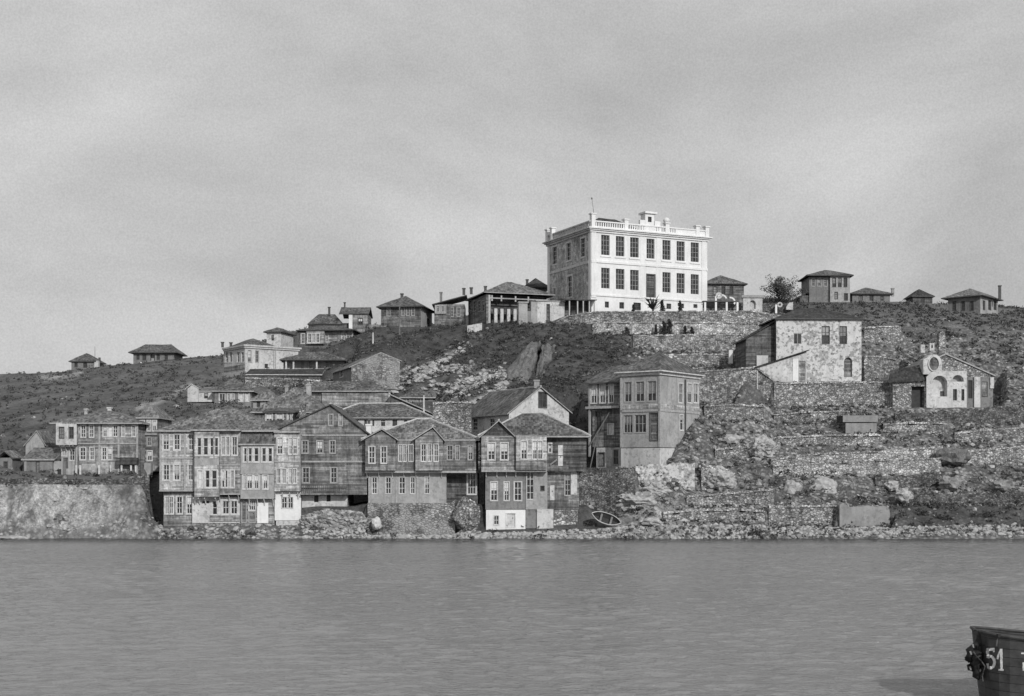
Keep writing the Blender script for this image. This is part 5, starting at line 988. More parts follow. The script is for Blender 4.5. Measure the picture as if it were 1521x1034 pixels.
# middle waterfront house
f = fac(547, 154.4, 0); h = house('waterfront_house', 'brown timber house with jettied upper floor and several small gables on a stone wall', 'house', f, 550, 748)
U = h.block(f, 543, 707, 653, 699, .4, 10, 'brown_boards', 'dark_boards')
U.f.wins([(592, 597), (598.5, 603), (607, 613.5)], 661, 685.5, 'w', 1, 1, case=.07); U.f.wins([(664.5, 672), (677, 682), (695.5, 702)], 662, 683, 'g', 1, 2, case=.08)
b1 = h.block(f, 542.6, 587.5, 653, 699, .95, 1, 'brown_boards', top=[(542.6, 653), (567.5, 640), (587.5, 653)], part='bay'); b1.f.wins([(548, 556.5), (566, 574)], 663.5, 688, 'w', 1, 2, case=.09)
b2 = h.block(f, 617, 657.5, 653, 699, .95, 1, 'grey_boards', top=[(617, 653), (643, 637), (657.5, 653)], part='bay'); b2.f.wins([(625.6, 632.7), (635.6, 640.5), (644.6, 650.8)], 660, 685.5, 'w', 1, 2, case=.07)
fb = f.sh(.95)
groof(h, fb, b1.u0, fb.Z(543, 652), fb.U(567.5), fb.Z(567, 638.5), b1.u1, fb.Z(587, 652), 4.5, .3, 'roof_tiles', 'light_plaster', None, .14, .25)
groof(h, fb, b2.u0, fb.Z(617, 652), fb.U(643), fb.Z(643, 635.5), b2.u1, fb.Z(657, 652), 5, .3, 'roof_tiles', 'light_plaster', 'mortar', .14, .25)
h.trim(f, f.U(543), f.U(707), f.Z(547, 702.5), f.Z(547, 699.3), .5, 'grey_trim', 'jetty_beam', -1)
Gw = h.block(f, 547, 663, 702.5, 747, -.3, 8, 'light_plaster', 'grey_boards', part='ground_wall', zb=f.Z(547, 752)); Gw.f.wins([(552.8, 559.8), (573, 580.6), (593, 601.5), (609.8, 616), (631, 637.8)], 709, 733.5, 'w', 1, 2, case=.06)
for p in (547.8, 583, 588.5, 620): h.trim(f.sh(-.3), f.U(p)-.08, f.U(p)+.1, Gw.z0, Gw.z1, .05, 'grey_trim', 'corner_post')
G3 = h.block(f, 663, 710, 702.5, 747, -1.6, 6, 'dark_boards', part='recessed_wall', zb=f.Z(547, 752)); G3.f.win(694.6, 702.5, 706.5, 734, 'w', 2, 2, case=.12)
h.brackets(f.sh(-.3), (545.5, 563, 583, 600, 618, 638, 656), 700, .85)
h.roof(f, f.U(543), f.U(707), 9.5, U.z1+.02, 2.5, 'hip', .5, 'worn_roof_tiles', 'grey_trim', caps='mortar', kin=1.15); h.chim(548, 630, 652, 155.5, .6, 'white_plaster', True); h.done()

# right waterfront house
f = fac(721, 153.8, 2); h = house('waterfront_house', 'dark roofed waterfront house with white half blinds and a white basement', 'house', f, 724, 752)
U = h.block(f, 715, 812, 649, 698, .5, 9, 'grey_boards', 'dark_boards'); U.f.wins([(725, 735), (743.8, 754.5)], 658, 683, 'w', 1, 2, cur=.5, case=.1)
U2 = h.block(f, 766.5, 812, 647, 698, 1.0, 1, 'pale_boards', 'dark_boards', part='bay'); U2.f.wins([(774.2, 782.5), (791.5, 797.5), (799, 805.5)], 655.5, 682, 'w', 1, 2, cur=.5, case=.1)
h.trim(f.sh(1.0), f.sh(1.).U(767), f.sh(1.).U(811.6), U2.z0, f.sh(1.).Z(767, 684), .06, 'brown_boards', 'spandrel')
R_ = h.block(f.sh(-.4), 812, 871, 643, 700, 0, 8, 'dark_boards'); R_.f.win(829, 660, 836, 692, 'w', 0, 0, door='white_trim', case=.0, rec=.05); R_.f.win(815, 659, 819, 672, 'w', 0, 1)
for z_ in (660, 676): h.trim(f.sh(-.4), R_.u0+.2, R_.u1, f.Z(830, z_+1), f.Z(830, z_), .05, 'dark_trim', 'ledger')
h.trim(f, f.U(715), f.U(812), f.Z(721, 701), f.Z(721, 698.2), .75, 'grey_trim', 'jetty_beam', -1)
Lw = h.block(f, 721, 781, 701.5, 757, -.2, 8, 'grey_plaster', 'dark_boards', part='ground_wall', zb=f.Z(721, 757)); Lw.f.wins([(729, 738.6), (749, 756), (764, 774.5)], 716, 743.5, 'w', 1, 2, case=.09)
L2 = h.block(f, 781, 797, 699, 757, -.1, 8, 'light_plaster', 'grey_plaster', part='stair_wall', zb=f.Z(721, 757)); L2.f.win(782.2, 701.5, 793, 742, 'w', 1, 3, arch=True, case=.0)
L3 = h.block(f, 797, 813, 701.5, 757, -.25, 7, 'light_plaster', part='ground_wall', zb=f.Z(721, 757)); L3.f.win(803, 722, 808.5, 729, 'd', 0, 0, case=.04)
L4 = h.block(f, 813, 860, 702, 757, -1.2, 6, 'brown_boards', part='side_ground_wall', zb=f.Z(721, 757)); L4.f.win(817, 721, 823.5, 743, 'w', 0, 0, door='white_trim', case=0, rec=.06); L4.f.win(839, 704, 847.5, 736, 'g', 1, 3, case=.08); h.trim(f.sh(-1.2), f.U(849), f.U(858.5), f.Z(850, 735), f.Z(850, 702), .1, 'old_white_plaster', 'white_panel')
Bs = h.block(f, 722, 780.5, 757.5, 784, .05, 7, 'white_plaster', part='white_basement', zb=zend); Bs.f.win(733.5, 766, 740.8, 779.5, 'w', 1, 1, case=.08); Bs.f.win(752, 763, 765, 783, 'w', 0, 0, door='old_white_plaster', case=.08)
h.block(f, 781, 797, 757.5, 786, -.1, 7, 'grey_plaster', part='basement', zb=zend); h.block(f, 797.5, 822, 756.5, 783, .1, 6, 'old_white_plaster', part='white_basement', zb=zend); h.block(f, 822.5, 858, 757.5, 784, -.6, 6, 'rubble_wall', part='basement', zb=zend)
h.brackets(f.sh(-.2), (722, 738, 752, 766), 699, .85); m = h.mb('brace', 'light_plaster'); m.tube([f.pt(f.U(813), f.Z(813, 699), -.9), f.pt(f.U(818), f.Z(818, 690), -.2), f.pt(f.U(827), f.Z(827, 683), .1)], .1, 6)
u = [f.U(x) for x in (715, 741, 766)]; fb = f.sh(.5)
h.roof(f, f.U(715), f.U(871), 9, U.z1+.12, 2.75, 'hip', .45, 'roof_tiles', 'light_plaster', kin=1.05, caps='mortar')
groof(h, fb, fb.U(715), fb.Z(715, 648.5), fb.U(741), fb.Z(741, 626), fb.U(764), fb.Z(764, 648.5), 4, .3, 'roof_tiles', 'light_plaster', 'mortar', .14, .25); h.block(fb, 715, 764, 648, 650, -.2, 3, 'dark_boards', top=[(715, 648.8), (741, 627), (764, 648.8)], part='gable', zb=fb.Z(715, 649.5)); h.done()


# ------------------------------------------------------------------ stone walls and terraces
def wall(label, pts, bot, mat='rubble_wall', th=.7, name='stone_wall', jit=.18, cat='wall', ground_=2.0, group=None):
    """pts: (column, distance, top line); bot: foot line in photo pixels at the first point"""
    P = [((p-CX)/F*y, y, zat(q, y)) for p, y, q in pts]; bl = [bot]*len(pts) if isinstance(bot, (int, float)) else bot; org = V((P[0][0], P[0][1], zat(bl[0], pts[0][1]))); m = MB(); prev = None
    for ((A, B_), (ba, bb)) in zip(zip(P[:-1], P[1:]), zip(bl[:-1], bl[1:])):
        A, B_ = V(A), V(B_); n_ = max(1, int((B_-A).length/.55))
        for i in range(n_+1):
            if i == 0 and prev is not None: continue
            q = A.lerp(B_, i/n_); j = random.uniform(-jit, jit); d = (B_-A); d.z = 0; d.normalize(); nn = V((d.y, -d.x, 0))
            fo = random.uniform(-.07, .07)
            zf = zat(ba+(bb-ba)*i/n_, q.y)-ground_
            cur_ = (q+nn*(.12+fo)+V((0, 0, zf-q.z)), q+nn*fo+V((0, 0, (zf-q.z)*.45)), q+nn*fo+V((0, 0, j)), q-nn*th+V((0, 0, j*.6)), q-nn*th+V((0, 0, zf-q.z)))
            if prev is not None:
                for k in range(4): m.quad(prev[k], cur_[k], cur_[k+1], prev[k+1])
            else: m.add(cur_, [(0, 1, 2, 3, 4)])
            prev = cur_
    m.add(prev, [(4, 3, 2, 1, 0)])
    ob = m.build(name, MATS[mat], None, False, org)
    if mat in ('rubble_wall', 'pale_rubble') and ground_ == 2.0:      # a course of flat pale capstones
        c = MB()
        for A, B_ in zip(P[:-1], P[1:]):
            A, B_ = V(A), V(B_); d = (B_-A).normalized(); nn = V((d.y, -d.x, 0)).normalized(); x = 0; L_ = (B_-A).length
            while x < L_-.3:
                w_ = min(random.uniform(.35, 1.0), L_-x); hh = random.uniform(.03, .2)
                if True:
                    a, b = A+d*x, A+d*(x+w_); z0 = V((0, 0, -.12)); z1 = V((0, 0, hh)); o0, o1 = nn*random.uniform(.02, .2), -nn*th*.9
                    c.hexa([a+o0+z0, b+o0+z0, b+o1+z0, a+o1+z0, a+o0+z1, b+o0+z1, b+o1+z1, a+o1+z1])
                x += w_
        c.build('coping', MATS['pale_rubble'], ob)
    return tag(ob, label, cat, group, 'thing')
    return tag(m.build(name, MATS[mat], None, False, org), label, cat, group, 'thing')
for (label, pts, bot, mat_, k) in WALLS: wall(label, pts, bot, mat_, **k)

# ------------------------------------------------------------------ garden structures
f = fac(1245, 178.5, 2); h = house('stone_tank', 'low rectangular stone tank with a dark open end on the right slope', 'water tank', f, 1250, 642)
h.block(f, 1252, 1304, 617, 627, -.2, 3, 'pale_concrete', 'dark_inside', part='lid_slab'); h.block(f, 1256, 1302, 628.5, 650, .1, 3, 'pale_concrete', 'dark_boards', part='tank_wall'); h.done()
f = fac(993, 211.5, 0); h = house('white_pillar', 'lone whitewashed pillar above the corner house roof', 'pillar', f, 995, 548)
h.block(f, 993, 998.5, 529, 552, .8, .6, 'white_plaster'); h.trim(f, f.U(992.5), f.U(999), f.Z(995, 529), f.Z(995, 527.5), .95, 'white_plaster', 'cap', .1); h.done()
f = fac(1098, 209, 0); h = house('gateway', 'dark doorway between two white jambs at the end of the terrace wall', 'gateway', f, 1100, 536)
h.block(f, 1083, 1088.5, 520, 540, .5, .6, 'white_plaster', part='jamb'); h.block(f, 1103.5, 1107, 519, 540, .5, .6, 'old_white_plaster', part='jamb'); h.block(f, 1088.5, 1103.5, 518, 540, .1, .5, 'rubble_wall', part='wall').f.win(1095, 519.5, 1103, 538, 'd', 0, 0, open_=True, case=0); h.block(f, 1107, 1124, 520, 542, .1, .5, 'rubble_wall', part='wall'); h.done()
# ruined garden arcade right of the school
f = fac(1044, 231.6, 2); h = house('garden_arcade', 'ruined white garden arcade with round openings right of the school', 'arcade', f, 1060, 462)
h.block(f, 1044, 1101, 450, 468, -1.6, .3, 'brown_boards', part='rear_wall')
m = h.mb('post', 'white_plaster')
for p, t in ((1047.5, 449), (1063.5, 440), (1079.5, 448), (1095.5, 448), (1153, 452)): m.fbox(f, f.U(p)-.16, f.U(p)+.16, f.Z(1060, 465), f.Z(1060, t), -.3, 0)
def ring(m, f, px, py, r, w_, a0=0, a1=360, n=18, o0=-.3, o1=0.):
    u, z = f.U(px), f.Z(px, py)
    for i in range(n):
        a, c = R(a0+(a1-a0)*i/n), R(a0+(a1-a0)*(i+1)/n)
        q = [(u+k*math.cos(x), z+k*math.sin(x)) for x, k in ((a, r), (a, r+w_), (c, r+w_), (c, r))]; m.hexa([f.pt(x, y, o0) for x, y in q]+[f.pt(x, y, o1) for x, y in q])
ring(h.mb('ring#0', 'old_white_plaster'), f, 1068, 439, .2, .36); ring(h.mb('arch#0', 'white_plaster'), f, 1085, 448.5, .62, .26, -30, 100); ring(h.mb('arch#1', 'white_plaster'), f, 1071.5, 446, .8, .25, 20, 160)
h.trim(f, f.U(1044), f.U(1098), f.Z(1060, 448.5), f.Z(1060, 446.8), .05, 'dark_trim', 'beam', -1.2)
h.block(f, 1104, 1132.5, 442, 467, -.4, .5, 'old_white_plaster', part='garden_wall').f.win(1113.5, 446, 1122.5, 459, arch=True, niche='dark_inside', st='d'); h.trim(f, f.U(1102), f.U(1136), f.Z(1104, 441.8), f.Z(1104, 438), -.2, 'light_plaster', 'coping', -1.0)
h.block(f, 1133, 1175, 450, 468, -1.4, .4, 'dark_rubble', part='rear_wall'); ring(h.mb('ring#1', 'old_white_plaster'), f, 1158.5, 452.5, .22, .24); h.block(f, 1168, 1178, 449, 460, -.5, .5, 'old_white_plaster', part='broken_wall', top=[(1168, 456), (1172, 450), (1178, 448.5)])
h.done()
f = fac(1240, 186, 0)
# ------------------------------------------------------------------ poles
def pole(label, px, Y, t, b, r=.1, mat='pole_wood', arm=True):
    p = at(px, b, Y); q = at(px, t, Y); o = empty('utility_pole' if arm else 'post', p, label, 'pole' if arm else 'post', None)
    m = MB(); m.tube([p-V((0, 0, 1)), p.lerp(q, .5), q], [r*1.15, r, r*.8], 7); m.build('shaft', MATS[mat], o)
    if arm: m = MB(); m.box(q.x-.5, q.x+.5, q.y-.12, q.y-.0, q.z-.45, q.z-.35); m.build('crossarm', MATS[mat], o)
pole('wooden pole before the hipped timber house on the ridge', 593.5, 240, 451, 503, .12)
pole('wooden pole under the low link house left of the arcade', 669, 239, 452, 492, .1)
pole('short white post in the scrub behind the long white house', 629.5, 184, 587, 611, .11, 'white_trim', False)
pole('thin mast rising behind the far cottage on the left skyline', 141, 303, 515, 540, .05, 'pole_wood', False)
pole('white post on the slope beneath the dark gabled crest house', 554, 236, 494, 507, .13, 'white_trim', False)
# ------------------------------------------------------------------ plants
def leaves(m, c, rad, n, s, flat=1.0, up=.0):
    for _ in range(n):
        while True:
            d = V((random.uniform(-1, 1), random.uniform(-1, 1), random.uniform(-1, 1)))
            if .1 < d.length < 1: break
        p = c+V((d.x*rad[0], d.y*rad[1], d.z*rad[2])); k = s*random.uniform(.6, 1.4)
        a = V((random.uniform(-1, 1), random.uniform(-1, 1), random.uniform(-.6, 1))).normalized(); b = a.cross(V((random.uniform(-1, 1), random.uniform(-1, 1), random.uniform(-1, 1)))).normalized()
        m.quad(p-a*k, p+b*k*.6, p+a*k, p-b*k*.6)
def branchy(o, base, hgt, spread, seed, n=11, leaf=.16, nl=46, dens=1.0):
    random.seed(seed); tk, cr = MB(), MB(); top = base+V((0, 0, hgt*.2))
    tk.tube([base-V((0, 0, .6)), base+V((.05, 0, hgt*.15)), top], [.28, .22, .18], 7)
    for i in range(n):
        a = 2*math.pi*i/n+random.uniform(-.3, .3); e = random.uniform(.02, 1.3); ln = hgt*.7*random.uniform(.75, 1.05)
        d = V((math.cos(a)*math.cos(e)*spread, math.sin(a)*math.cos(e)*spread, math.sin(e))); s = top-V((0, 0, random.uniform(0, hgt*.15)))
        p1 = s+d*ln*.45+V((0, 0, .1)); p2 = s+d*ln; tk.tube([s, p1, p2], [.1, .06, .025], 5)
        for j in range(5):
            q = p1.lerp(p2, j/4); e2 = q+V((random.uniform(-1, 1), random.uniform(-1, 1), random.uniform(-.3, 1)))*ln*.2; tk.tube([q, e2], [.03, .012], 4)
            leaves(cr, e2, (ln*.17, ln*.17, ln*.15), int(nl*dens), leaf)
    tk.build('trunk', MATS['bark'], o); cr.build('crown', MATS['leaf_mid'], o)
b0 = at(1158, 459, 238); o = empty('tree', b0, 'round bushy tree standing alone against the sky between school and square house', 'tree'); branchy(o, b0, 7.0, .8, 5, 21, .11, 70)
b0 = at(970, 463.5, 231.5); o = empty('palm_shrub', b0, 'dark spiky shrub in front of the school door', 'shrub'); m = MB(); random.seed(3)
for i in range(46):
    a = random.uniform(0, 6.28); e = random.uniform(.25, 1.4); ln = random.uniform(1.6, 3.4); d = V((math.cos(a)*math.cos(e), math.sin(a)*math.cos(e)*.5-.2, math.sin(e))); s = d.cross(V((0, 0, 1))).normalized()*.13
    p1 = b0+V((0, 0, .4))+d*ln*.6; p2 = b0+V((0, 0, .4))+d*ln-V((0, 0, ln*.18)); m.quad(b0+V((0, 0, .3))-s*.4, b0+V((0, 0, .3))+s*.4, p1+s, p1-s); m.tri(p1-s, p1+s, p2)
m.build('frond', MATS['leaf_dark'], o); m = MB(); m.tube([b0-V((0, 0, .5)), b0+V((0, 0, .6))], [.2, .16], 7); m.build('stem', MATS['bark'], o)
for i, (p, y, t, b, w_, lab) in enumerate(((931, 228.6, 486, 497, 4, 'small dark bush at the foot of the pale terrace wall, furthest from its neighbours'), (974.5, 228.6, 482, 497, 2.6, 'narrow upright dark bush left of the widest bush below the school'), (986, 228.6, 478, 497, 5, 'broad dark bush, left half of the pair below the school terrace'),
    (995, 228.4, 474.5, 497, 5.5, 'tallest dark bush under the school terrace wall'), (1017.5, 228.6, 484, 497, 3, 'thin dark bush just right of the tallest bush under the school'), (1028, 228.6, 486, 497, 3.5, 'low dark bush furthest right under the school terrace wall'), (1010, 231.2, 447, 463, 3.4, 'dark leafy shrub growing in front of the school basement right of its door'), (941, 231.2, 452, 463, 2.5, 'small shrub by the wide basement opening of the school'), (984, 231.2, 446, 463, 4, 'sprawling shrub touching the spiky plant at the school door'))):
    b0 = at(p, b, y); hh = (b-t)/F*y; o = empty('bush', b0, lab, 'bush', 'bushes below the school'); ww = w_/F*y; random.seed(40+i); c = MB()
    for k in range(9): z = hh*(.12+.88*k/8); rr = ww*(1.15-.75*k/8)*random.uniform(.75, 1.2); leaves(c, b0+V((random.uniform(-.3, .3)*ww, 0, z-.15)), (rr, rr*.8, hh*.13), 60, .13)
    c.build('foliage', MATS['leaf_dark'], o); c = MB(); c.tube([b0-V((0, 0, .3)), b0+V((0, 0, hh*.6))], [.07, .03], 5); c.build('stem', MATS['bark'], o)
random.seed(21)
def scatter(n, region, ylim=None):
    """random ground points: region(px, py) -> keep probability"""
    out = []; tries = 0
    while len(out) < n and tries < n*40:
        tries += 1; px = random.uniform(-20, 1540); Y = 150+(random.random()**1.15)*(170 if ylim is None else ylim-150)
        p = gpx(px, Y); py = HY-(p.z-CH)/Y*F
        if random.random() < region(px, py, Y): out.append(p)
    return out
def inpads(px, Y, e=3): return any(a-e < px < c+e and y0-1 < Y < y1+1 for a, c, y0, y1, q in PADS)
def reg_scrub(px, py, Y):
    if inpads(px, Y): return 0
    if px < 240 and Y < 156: return .04
    if px < 330: return .3
    if px < 930: return .9 if Y > 170 else .15
    return .8 if Y > 176 else .5
PT = scatter(11000, reg_scrub); m1, m2 = MB(), MB()
for i, p in enumerate(PT):
    s = random.uniform(.16, .48)*(1.6 if random.random() < .1 else 1)
    leaves(m1 if random.random() < .62 else m2, p+V((0, 0, s*.35)), (s*1.2, s*1.2, s*.6), int(8+s*14), .13+.12*s)
tag(m1.build('scrub', MATS['leaf_mid']), 'dark low scrub covering the slopes', None, None, 'stuff'); tag(m2.build('dry_grass', MATS['dry_scrub']), 'dry pale grass tufts and weeds over the slopes', None, None, 'stuff')
m4 = MB()
def reg_bush(px, py, Y):
    if inpads(px, Y): return 0
    if 620 < px < 940 and 478 < py < 600: return 1.0
    if px > 1290 and 445 < py < 545: return .5
    if px > 1300 and 735 < py < 785: return .5
    if px < 330 and Y > 160: return .05
    return .08
for p in scatter(900, reg_bush, 320):
    s = random.uniform(.35, .8); leaves(m4, p+V((0, 0, s*.35)), (s*1.3, s*1.2, s*.75), int(34*s)+14, .15)
tag(m4.build('undergrowth', MATS['leaf_dark']), 'dark bushy undergrowth on the bluff and upper slopes', None, None, 'stuff')
# ------------------------------------------------------------------ stones
ICO = None
def rock(m, p, r, sq=(1, 1, .75), ro=.35):
    global ICO
    if ICO is None:
        import bmesh
        bm = bmesh.new(); bmesh.ops.create_icosphere(bm, subdivisions=1, radius=1); bm.verts.ensure_lookup_table(); ICO = ([v.co.copy() for v in bm.verts], [tuple(v.index for v in q.verts) for q in bm.faces]); bm.free()
    a = random.uniform(0, 6.28); ca, sa = math.cos(a), math.sin(a); vs = []
    for v in ICO[0]:
        k = r*random.uniform(1-ro, 1+ro); x, y, z = v.x*sq[0]*k, v.y*sq[1]*k, v.z*sq[2]*k; vs.append(p+V((x*ca-y*sa, x*sa+y*ca, z)))
    m.add(vs, ICO[1])
def reg_rock(px, py, Y):
    if inpads(px, Y, 1): return 0
    if px > 930: return (.1 if (px > 1310 and 735 < py < 785) else 1.0 if py > 600 else .45 if py > 520 else .12)
    if 590 < px < 790 and 535 < py < 640: return .22
    return .012 if px < 600 else .03
m1, m2 = MB(), MB()
for p in scatter(5200, reg_rock, 235): rock(m1 if random.random() < .3 else m2, p+V((0, 0, .05)), .1+.36*random.random()**2.6, (1, 1, random.uniform(.5, .9)))
m3 = MB()
for i in range(3600):
    px = random.uniform(450, 1545) if random.random() < .88 else random.uniform(-20, 450); Y = random.uniform(150.0, 153.0 if px < 900 else 153.9); p = gpx(px, Y)
    if p.z < -.3 or p.z > 2.2: continue
    rock(m3, p+V((0, 0, .03)), .07+.27*random.random()**2.6, (1.2, 1, .7))
for pts, n_, wd in (([(596, 562), (640, 545), (665, 533), (700, 512)], 120, 5), ([(655, 588), (700, 565), (722, 556), (768, 556)], 190, 7), ([(688, 612), (720, 592), (742, 580), (752, 566)], 110, 5), ([(590, 578), (640, 552), (690, 548)], 120, 8), ([(640, 575), (680, 572)], 40, 5), ([(620, 560), (650, 552)], 50, 7)):
    for i in range(n_):
        k = random.random()*(len(pts)-1); a, c = pts[int(k)], pts[int(k)+1]; k -= int(k); px, py = a[0]+(c[0]-a[0])*k+random.gauss(0, wd*.5), a[1]+(c[1]-a[1])*k+random.gauss(0, wd*.45)
        for Y in range(1840, 2400, 5):
            p = gpx(px, Y/10)
            if HY-(p.z-CH)/p.y*F <= py: break
        rock(m1, p, .12+.5*random.random()**2.2, (1.5, 1, .6))
for i in range(700):
    a = random.uniform(-1, 1); c = random.uniform(-1, 1)
    if a*a+c*c < 1.1: p = at(497+a*50, 777+c*20, 153.4); e = max(0, 1-a*a-c*c)**.5; rock(m1 if random.random() < .35 else m2, V((p.x, 153.5-1.25*e, p.z)), .1+.34*random.random()**2, (1.3, .8, .6))
tag(m1.build('loose_stones', MATS['rock_pale']), 'pale loose stones strewn over the right slope', None, None, 'stuff'); tag(m2.build('loose_stones', MATS['rock_grey']), 'grey loose stones strewn over the right slope', None, None, 'stuff'); tag(m3.build('shingle', MATS['rock_pale']), 'pale shingle and cobbles along the waterline', None, None, 'stuff')
def boulder(label, px, py, Y, wpx, hpx, mat='rock_grey', name='boulder', sub=3, amp=.35, seed=0, dep=None):
    import bmesh
    from mathutils import noise as mn
    bm = bmesh.new(); bmesh.ops.create_icosphere(bm, subdivisions=sub, radius=1); c = at(px, py, Y); rx, rz = wpx/2/F*Y, hpx/2/F*Y; ry = dep or (rx+rz)/2
    vs = []
    for v in bm.verts:
        q = v.co+V((seed*7.3, 0, 0)); k = 1+amp*mn.fractal(q*1.5, .7, 2.1, 6)*1.1; dd = mn.voronoi(q*2.2)[0]; k2 = amp*(.9*(min(dd[1]-dd[0], .35)-.2)+.35*mn.noise(q*7)); vs.append(c+V((v.co.x*rx*(k+k2), v.co.y*ry*(k+k2), v.co.z*rz*(k+k2*.6))))
    m = MB(); m.add(vs, [tuple(v.index for v in q.verts) for q in bm.faces]); bm.free()
    return tag(m.build(name, MATS[mat], None, False, c-V((0, 0, rz))), label, 'boulder' if name == 'boulder' else 'rock')
def rock_face(label, rows, Yb, Yt, seed):
    """bare rock slab leaning on the bank; rows: (left column, right column, height line) from the foot up"""
    from mathutils import noise as mn
    m = MB(); nr, nc = 34, 26; ts = [i/(len(rows)-1) for i in range(len(rows))]; G = []
    for i in range(nr+1):
        t_ = i/nr; a, c, q = (float(np.interp(t_, ts, [r[k] for r in rows])) for k in range(3)); Y = Yb+(Yt-Yb)*t_; row = []
        for j in range(nc+1):
            u = j/nc; px = a+(c-a)*u+mn.noise(V((t_*5, seed, u*2)))*3; e = (1-(2*u-1)**8)*(1-max(0, 2*t_-1)**10)
            crack = mn.voronoi(V((u*3.2+t_*1.1+seed, t_*1.1, 0)))[0]; cr = min(crack[1]-crack[0], .3)-.3
            d = -1.1*e+.9*(1-e)-cr*1.6*-1+mn.fractal(V((u*3+seed, t_*6, 0)), .8, 2.1, 5)*.45; row.append(at(px, q+mn.noise(V((u*4, seed, 2)))*3*t_, Y+d))
        G.append([row[0]+V((.3, 2.5, 0))]+row+[row[-1]+V((-.3, 2.5, 0))])
    G.append([p+V((0, 2.5, -.2)) for p in G[-1]]); w_ = nc+3
    m.add([p for r in G for p in r], [(i*w_+j, i*w_+j+1, (i+1)*w_+j+1, (i+1)*w_+j) for i in range(len(G)-1) for j in range(w_-1)])
    return tag(m.build('rock_outcrop', MATS['rock_dark'], None, False, at(rows[0][0], rows[0][2], Yb)), label, 'rock')
rock_face('broad leaning dark rock face, left of the crack, on the bank below the school', [(745, 791, 570), (752, 792, 552), (764, 797, 535), (777, 801, 520), (788, 803, 508)], 202.6, 210.5, 1)
rock_face('narrow leaning dark rock face, right of the crack, on the bank below the school', [(794, 805, 568), (796, 812, 550), (799, 818, 535), (803, 823, 523), (806, 827, 512)], 202.8, 210.5, 6)
boulder('rounded rock mass beside the brown gabled waterfront house', 693, 766, 152.9, 38, 50, 'rubble_wall', 'rock_outcrop', 4, .22, 4, 1.3)
boulder('heap of jagged rock under the tall gabled house', 497, 779, 153.4, 92, 38, 'rock_grey', 'rock_outcrop', 5, .22, 5, 1.2)
boulder('pale leaning slab boulder below the long dry stone wall', 1222, 727, 164.2, 44, 34, 'rock_pale', 'boulder', 3, .25, 6)
boulder('pale block boulder left of the leaning slab', 1176, 728, 163.8, 26, 30, 'rock_pale', 'boulder', 3, .3, 7)
boulder('big dark boulder at the right end of the pale terrace wall', 1416, 678, 169, 50, 28, 'rock_dark', 'boulder', 3, .35, 8)
boulder('pale wedge boulder right of the concrete block', 1343, 737, 160, 26, 20, 'rock_pale', 'boulder', 3, .35, 9)
boulder('pale boulder above the wedge boulder', 1325, 722, 163, 20, 15, 'rock_pale', 'boulder', 3, .35, 10)
boulder('light bare rock on the low bank below the whitewashed wall', 945, 745, 160.2, 58, 30, 'rock_pale', 'boulder', 4, .4, 11)
boulder('pale rock at the top of the slide near the sloping grey revetment', 975, 728, 163, 40, 20, 'rock_pale', 'boulder', 4, .4, 12)
boulder('rounded pale rock under the broken white wall stub', 1068, 712, 165.5, 44, 34, 'rock_pale', 'boulder', 4, .35, 13)
boulder('grey rock beside the beached boat on its right', 968, 775, 153.6, 26, 14, 'rock_pale', 'boulder', 3, .4, 14)
boulder('pale rock lying behind the broken dry wall', 1088, 655, 177.5, 34, 22, 'rock_pale', 'boulder', 3, .4, 15)
boulder('flat pale rock awash at the bottom left shore', 16, 799.5, 149.6, 60, 7, 'rock_pale', 'boulder', 3, .25, 16, 1.2)
boulder('grey rock knob at the far right below the ragged wall', 1488, 722, 162.5, 34, 20, 'rock_grey', 'boulder', 3, .4, 17)
boulder('weathered rock knob just above the loose field wall', 1412, 718, 163.2, 30, 22, 'rock_grey', 'boulder', 3, .4, 18)
boulder('broken plaster chunk leaning on the wall under the brown gabled house', 559, 778, 152.9, 15, 20, 'old_white_plaster', 'boulder', 3, .2, 19)
boulder('large pale rock right of the corner house under the bank', 1132, 666, 173.5, 40, 30, 'rock_pale', 'boulder', 4, .4, 20)
# ------------------------------------------------------------------ beached boat
def hull(o, cx, cy, L_, Bm, dp, roll, yaw, mat, inn, keel_z):
    pass
org = at(900, 781, 153.4); o = empty('beached_rowboat', org, 'dark small rowboat pulled up and tipped on its side on the stony shore', 'rowboat'); m, mi = MB(), MB(); secs = []
from mathutils import Matrix
M = Matrix.Translation(org+V((0, 0, .75))) @ Matrix.Rotation(R(18), 4, 'Y') @ Matrix.Rotation(R(62), 4, 'X')
for i in range(13):
    x = -1.75+3.5*i/12; k = max(1-abs(x/1.78)**2.6, .02); hb = .68*k; zk = -.42*(1-abs(x/1.8)**4); sh = .18+.16*(x/1.75)**2
    secs.append([(x, -hb, sh), (x, -hb*.86, sh-.22), (x, -hb*.45, zk*.9), (x, 0, zk), (x, hb*.45, zk*.9), (x, hb*.86, sh-.22), (x, hb, sh)])
P = [[M @ V(q) for q in s] for s in secs]; Q = [[M @ V((x*.97, y*.92, z+.04)) for x, y, z in s] for s in secs]
for i in range(12):
    for j in range(6): m.quad(P[i][j], P[i][j+1], P[i+1][j+1], P[i+1][j]); mi.quad(Q[i][j], Q[i+1][j], Q[i+1][j+1], Q[i][j+1])
    m.quad(P[i][0], P[i+1][0], Q[i+1][0], Q[i][0]); m.quad(P[i][6], Q[i][6], Q[i+1][6], P[i+1][6])
m.build('hull', MATS['light_plaster'], o, True); mi.build('inside', MATS['dark_inside'], o, True); m = MB(); m.tube([s[0] for s in P], .06, 5); m.tube([s[6] for s in P], .06, 5); m.build('gunwale', MATS['pale_wood'], o)
m = MB()
for x in (-.7, .5): m.hexa([M @ V(q) for q in ((x, -.5, .02), (x+.22, -.5, .02), (x+.22, .5, .02), (x, .5, .02), (x, -.5, .06), (x+.22, -.5, .06), (x+.22, .5, .06), (x, .5, .06))])
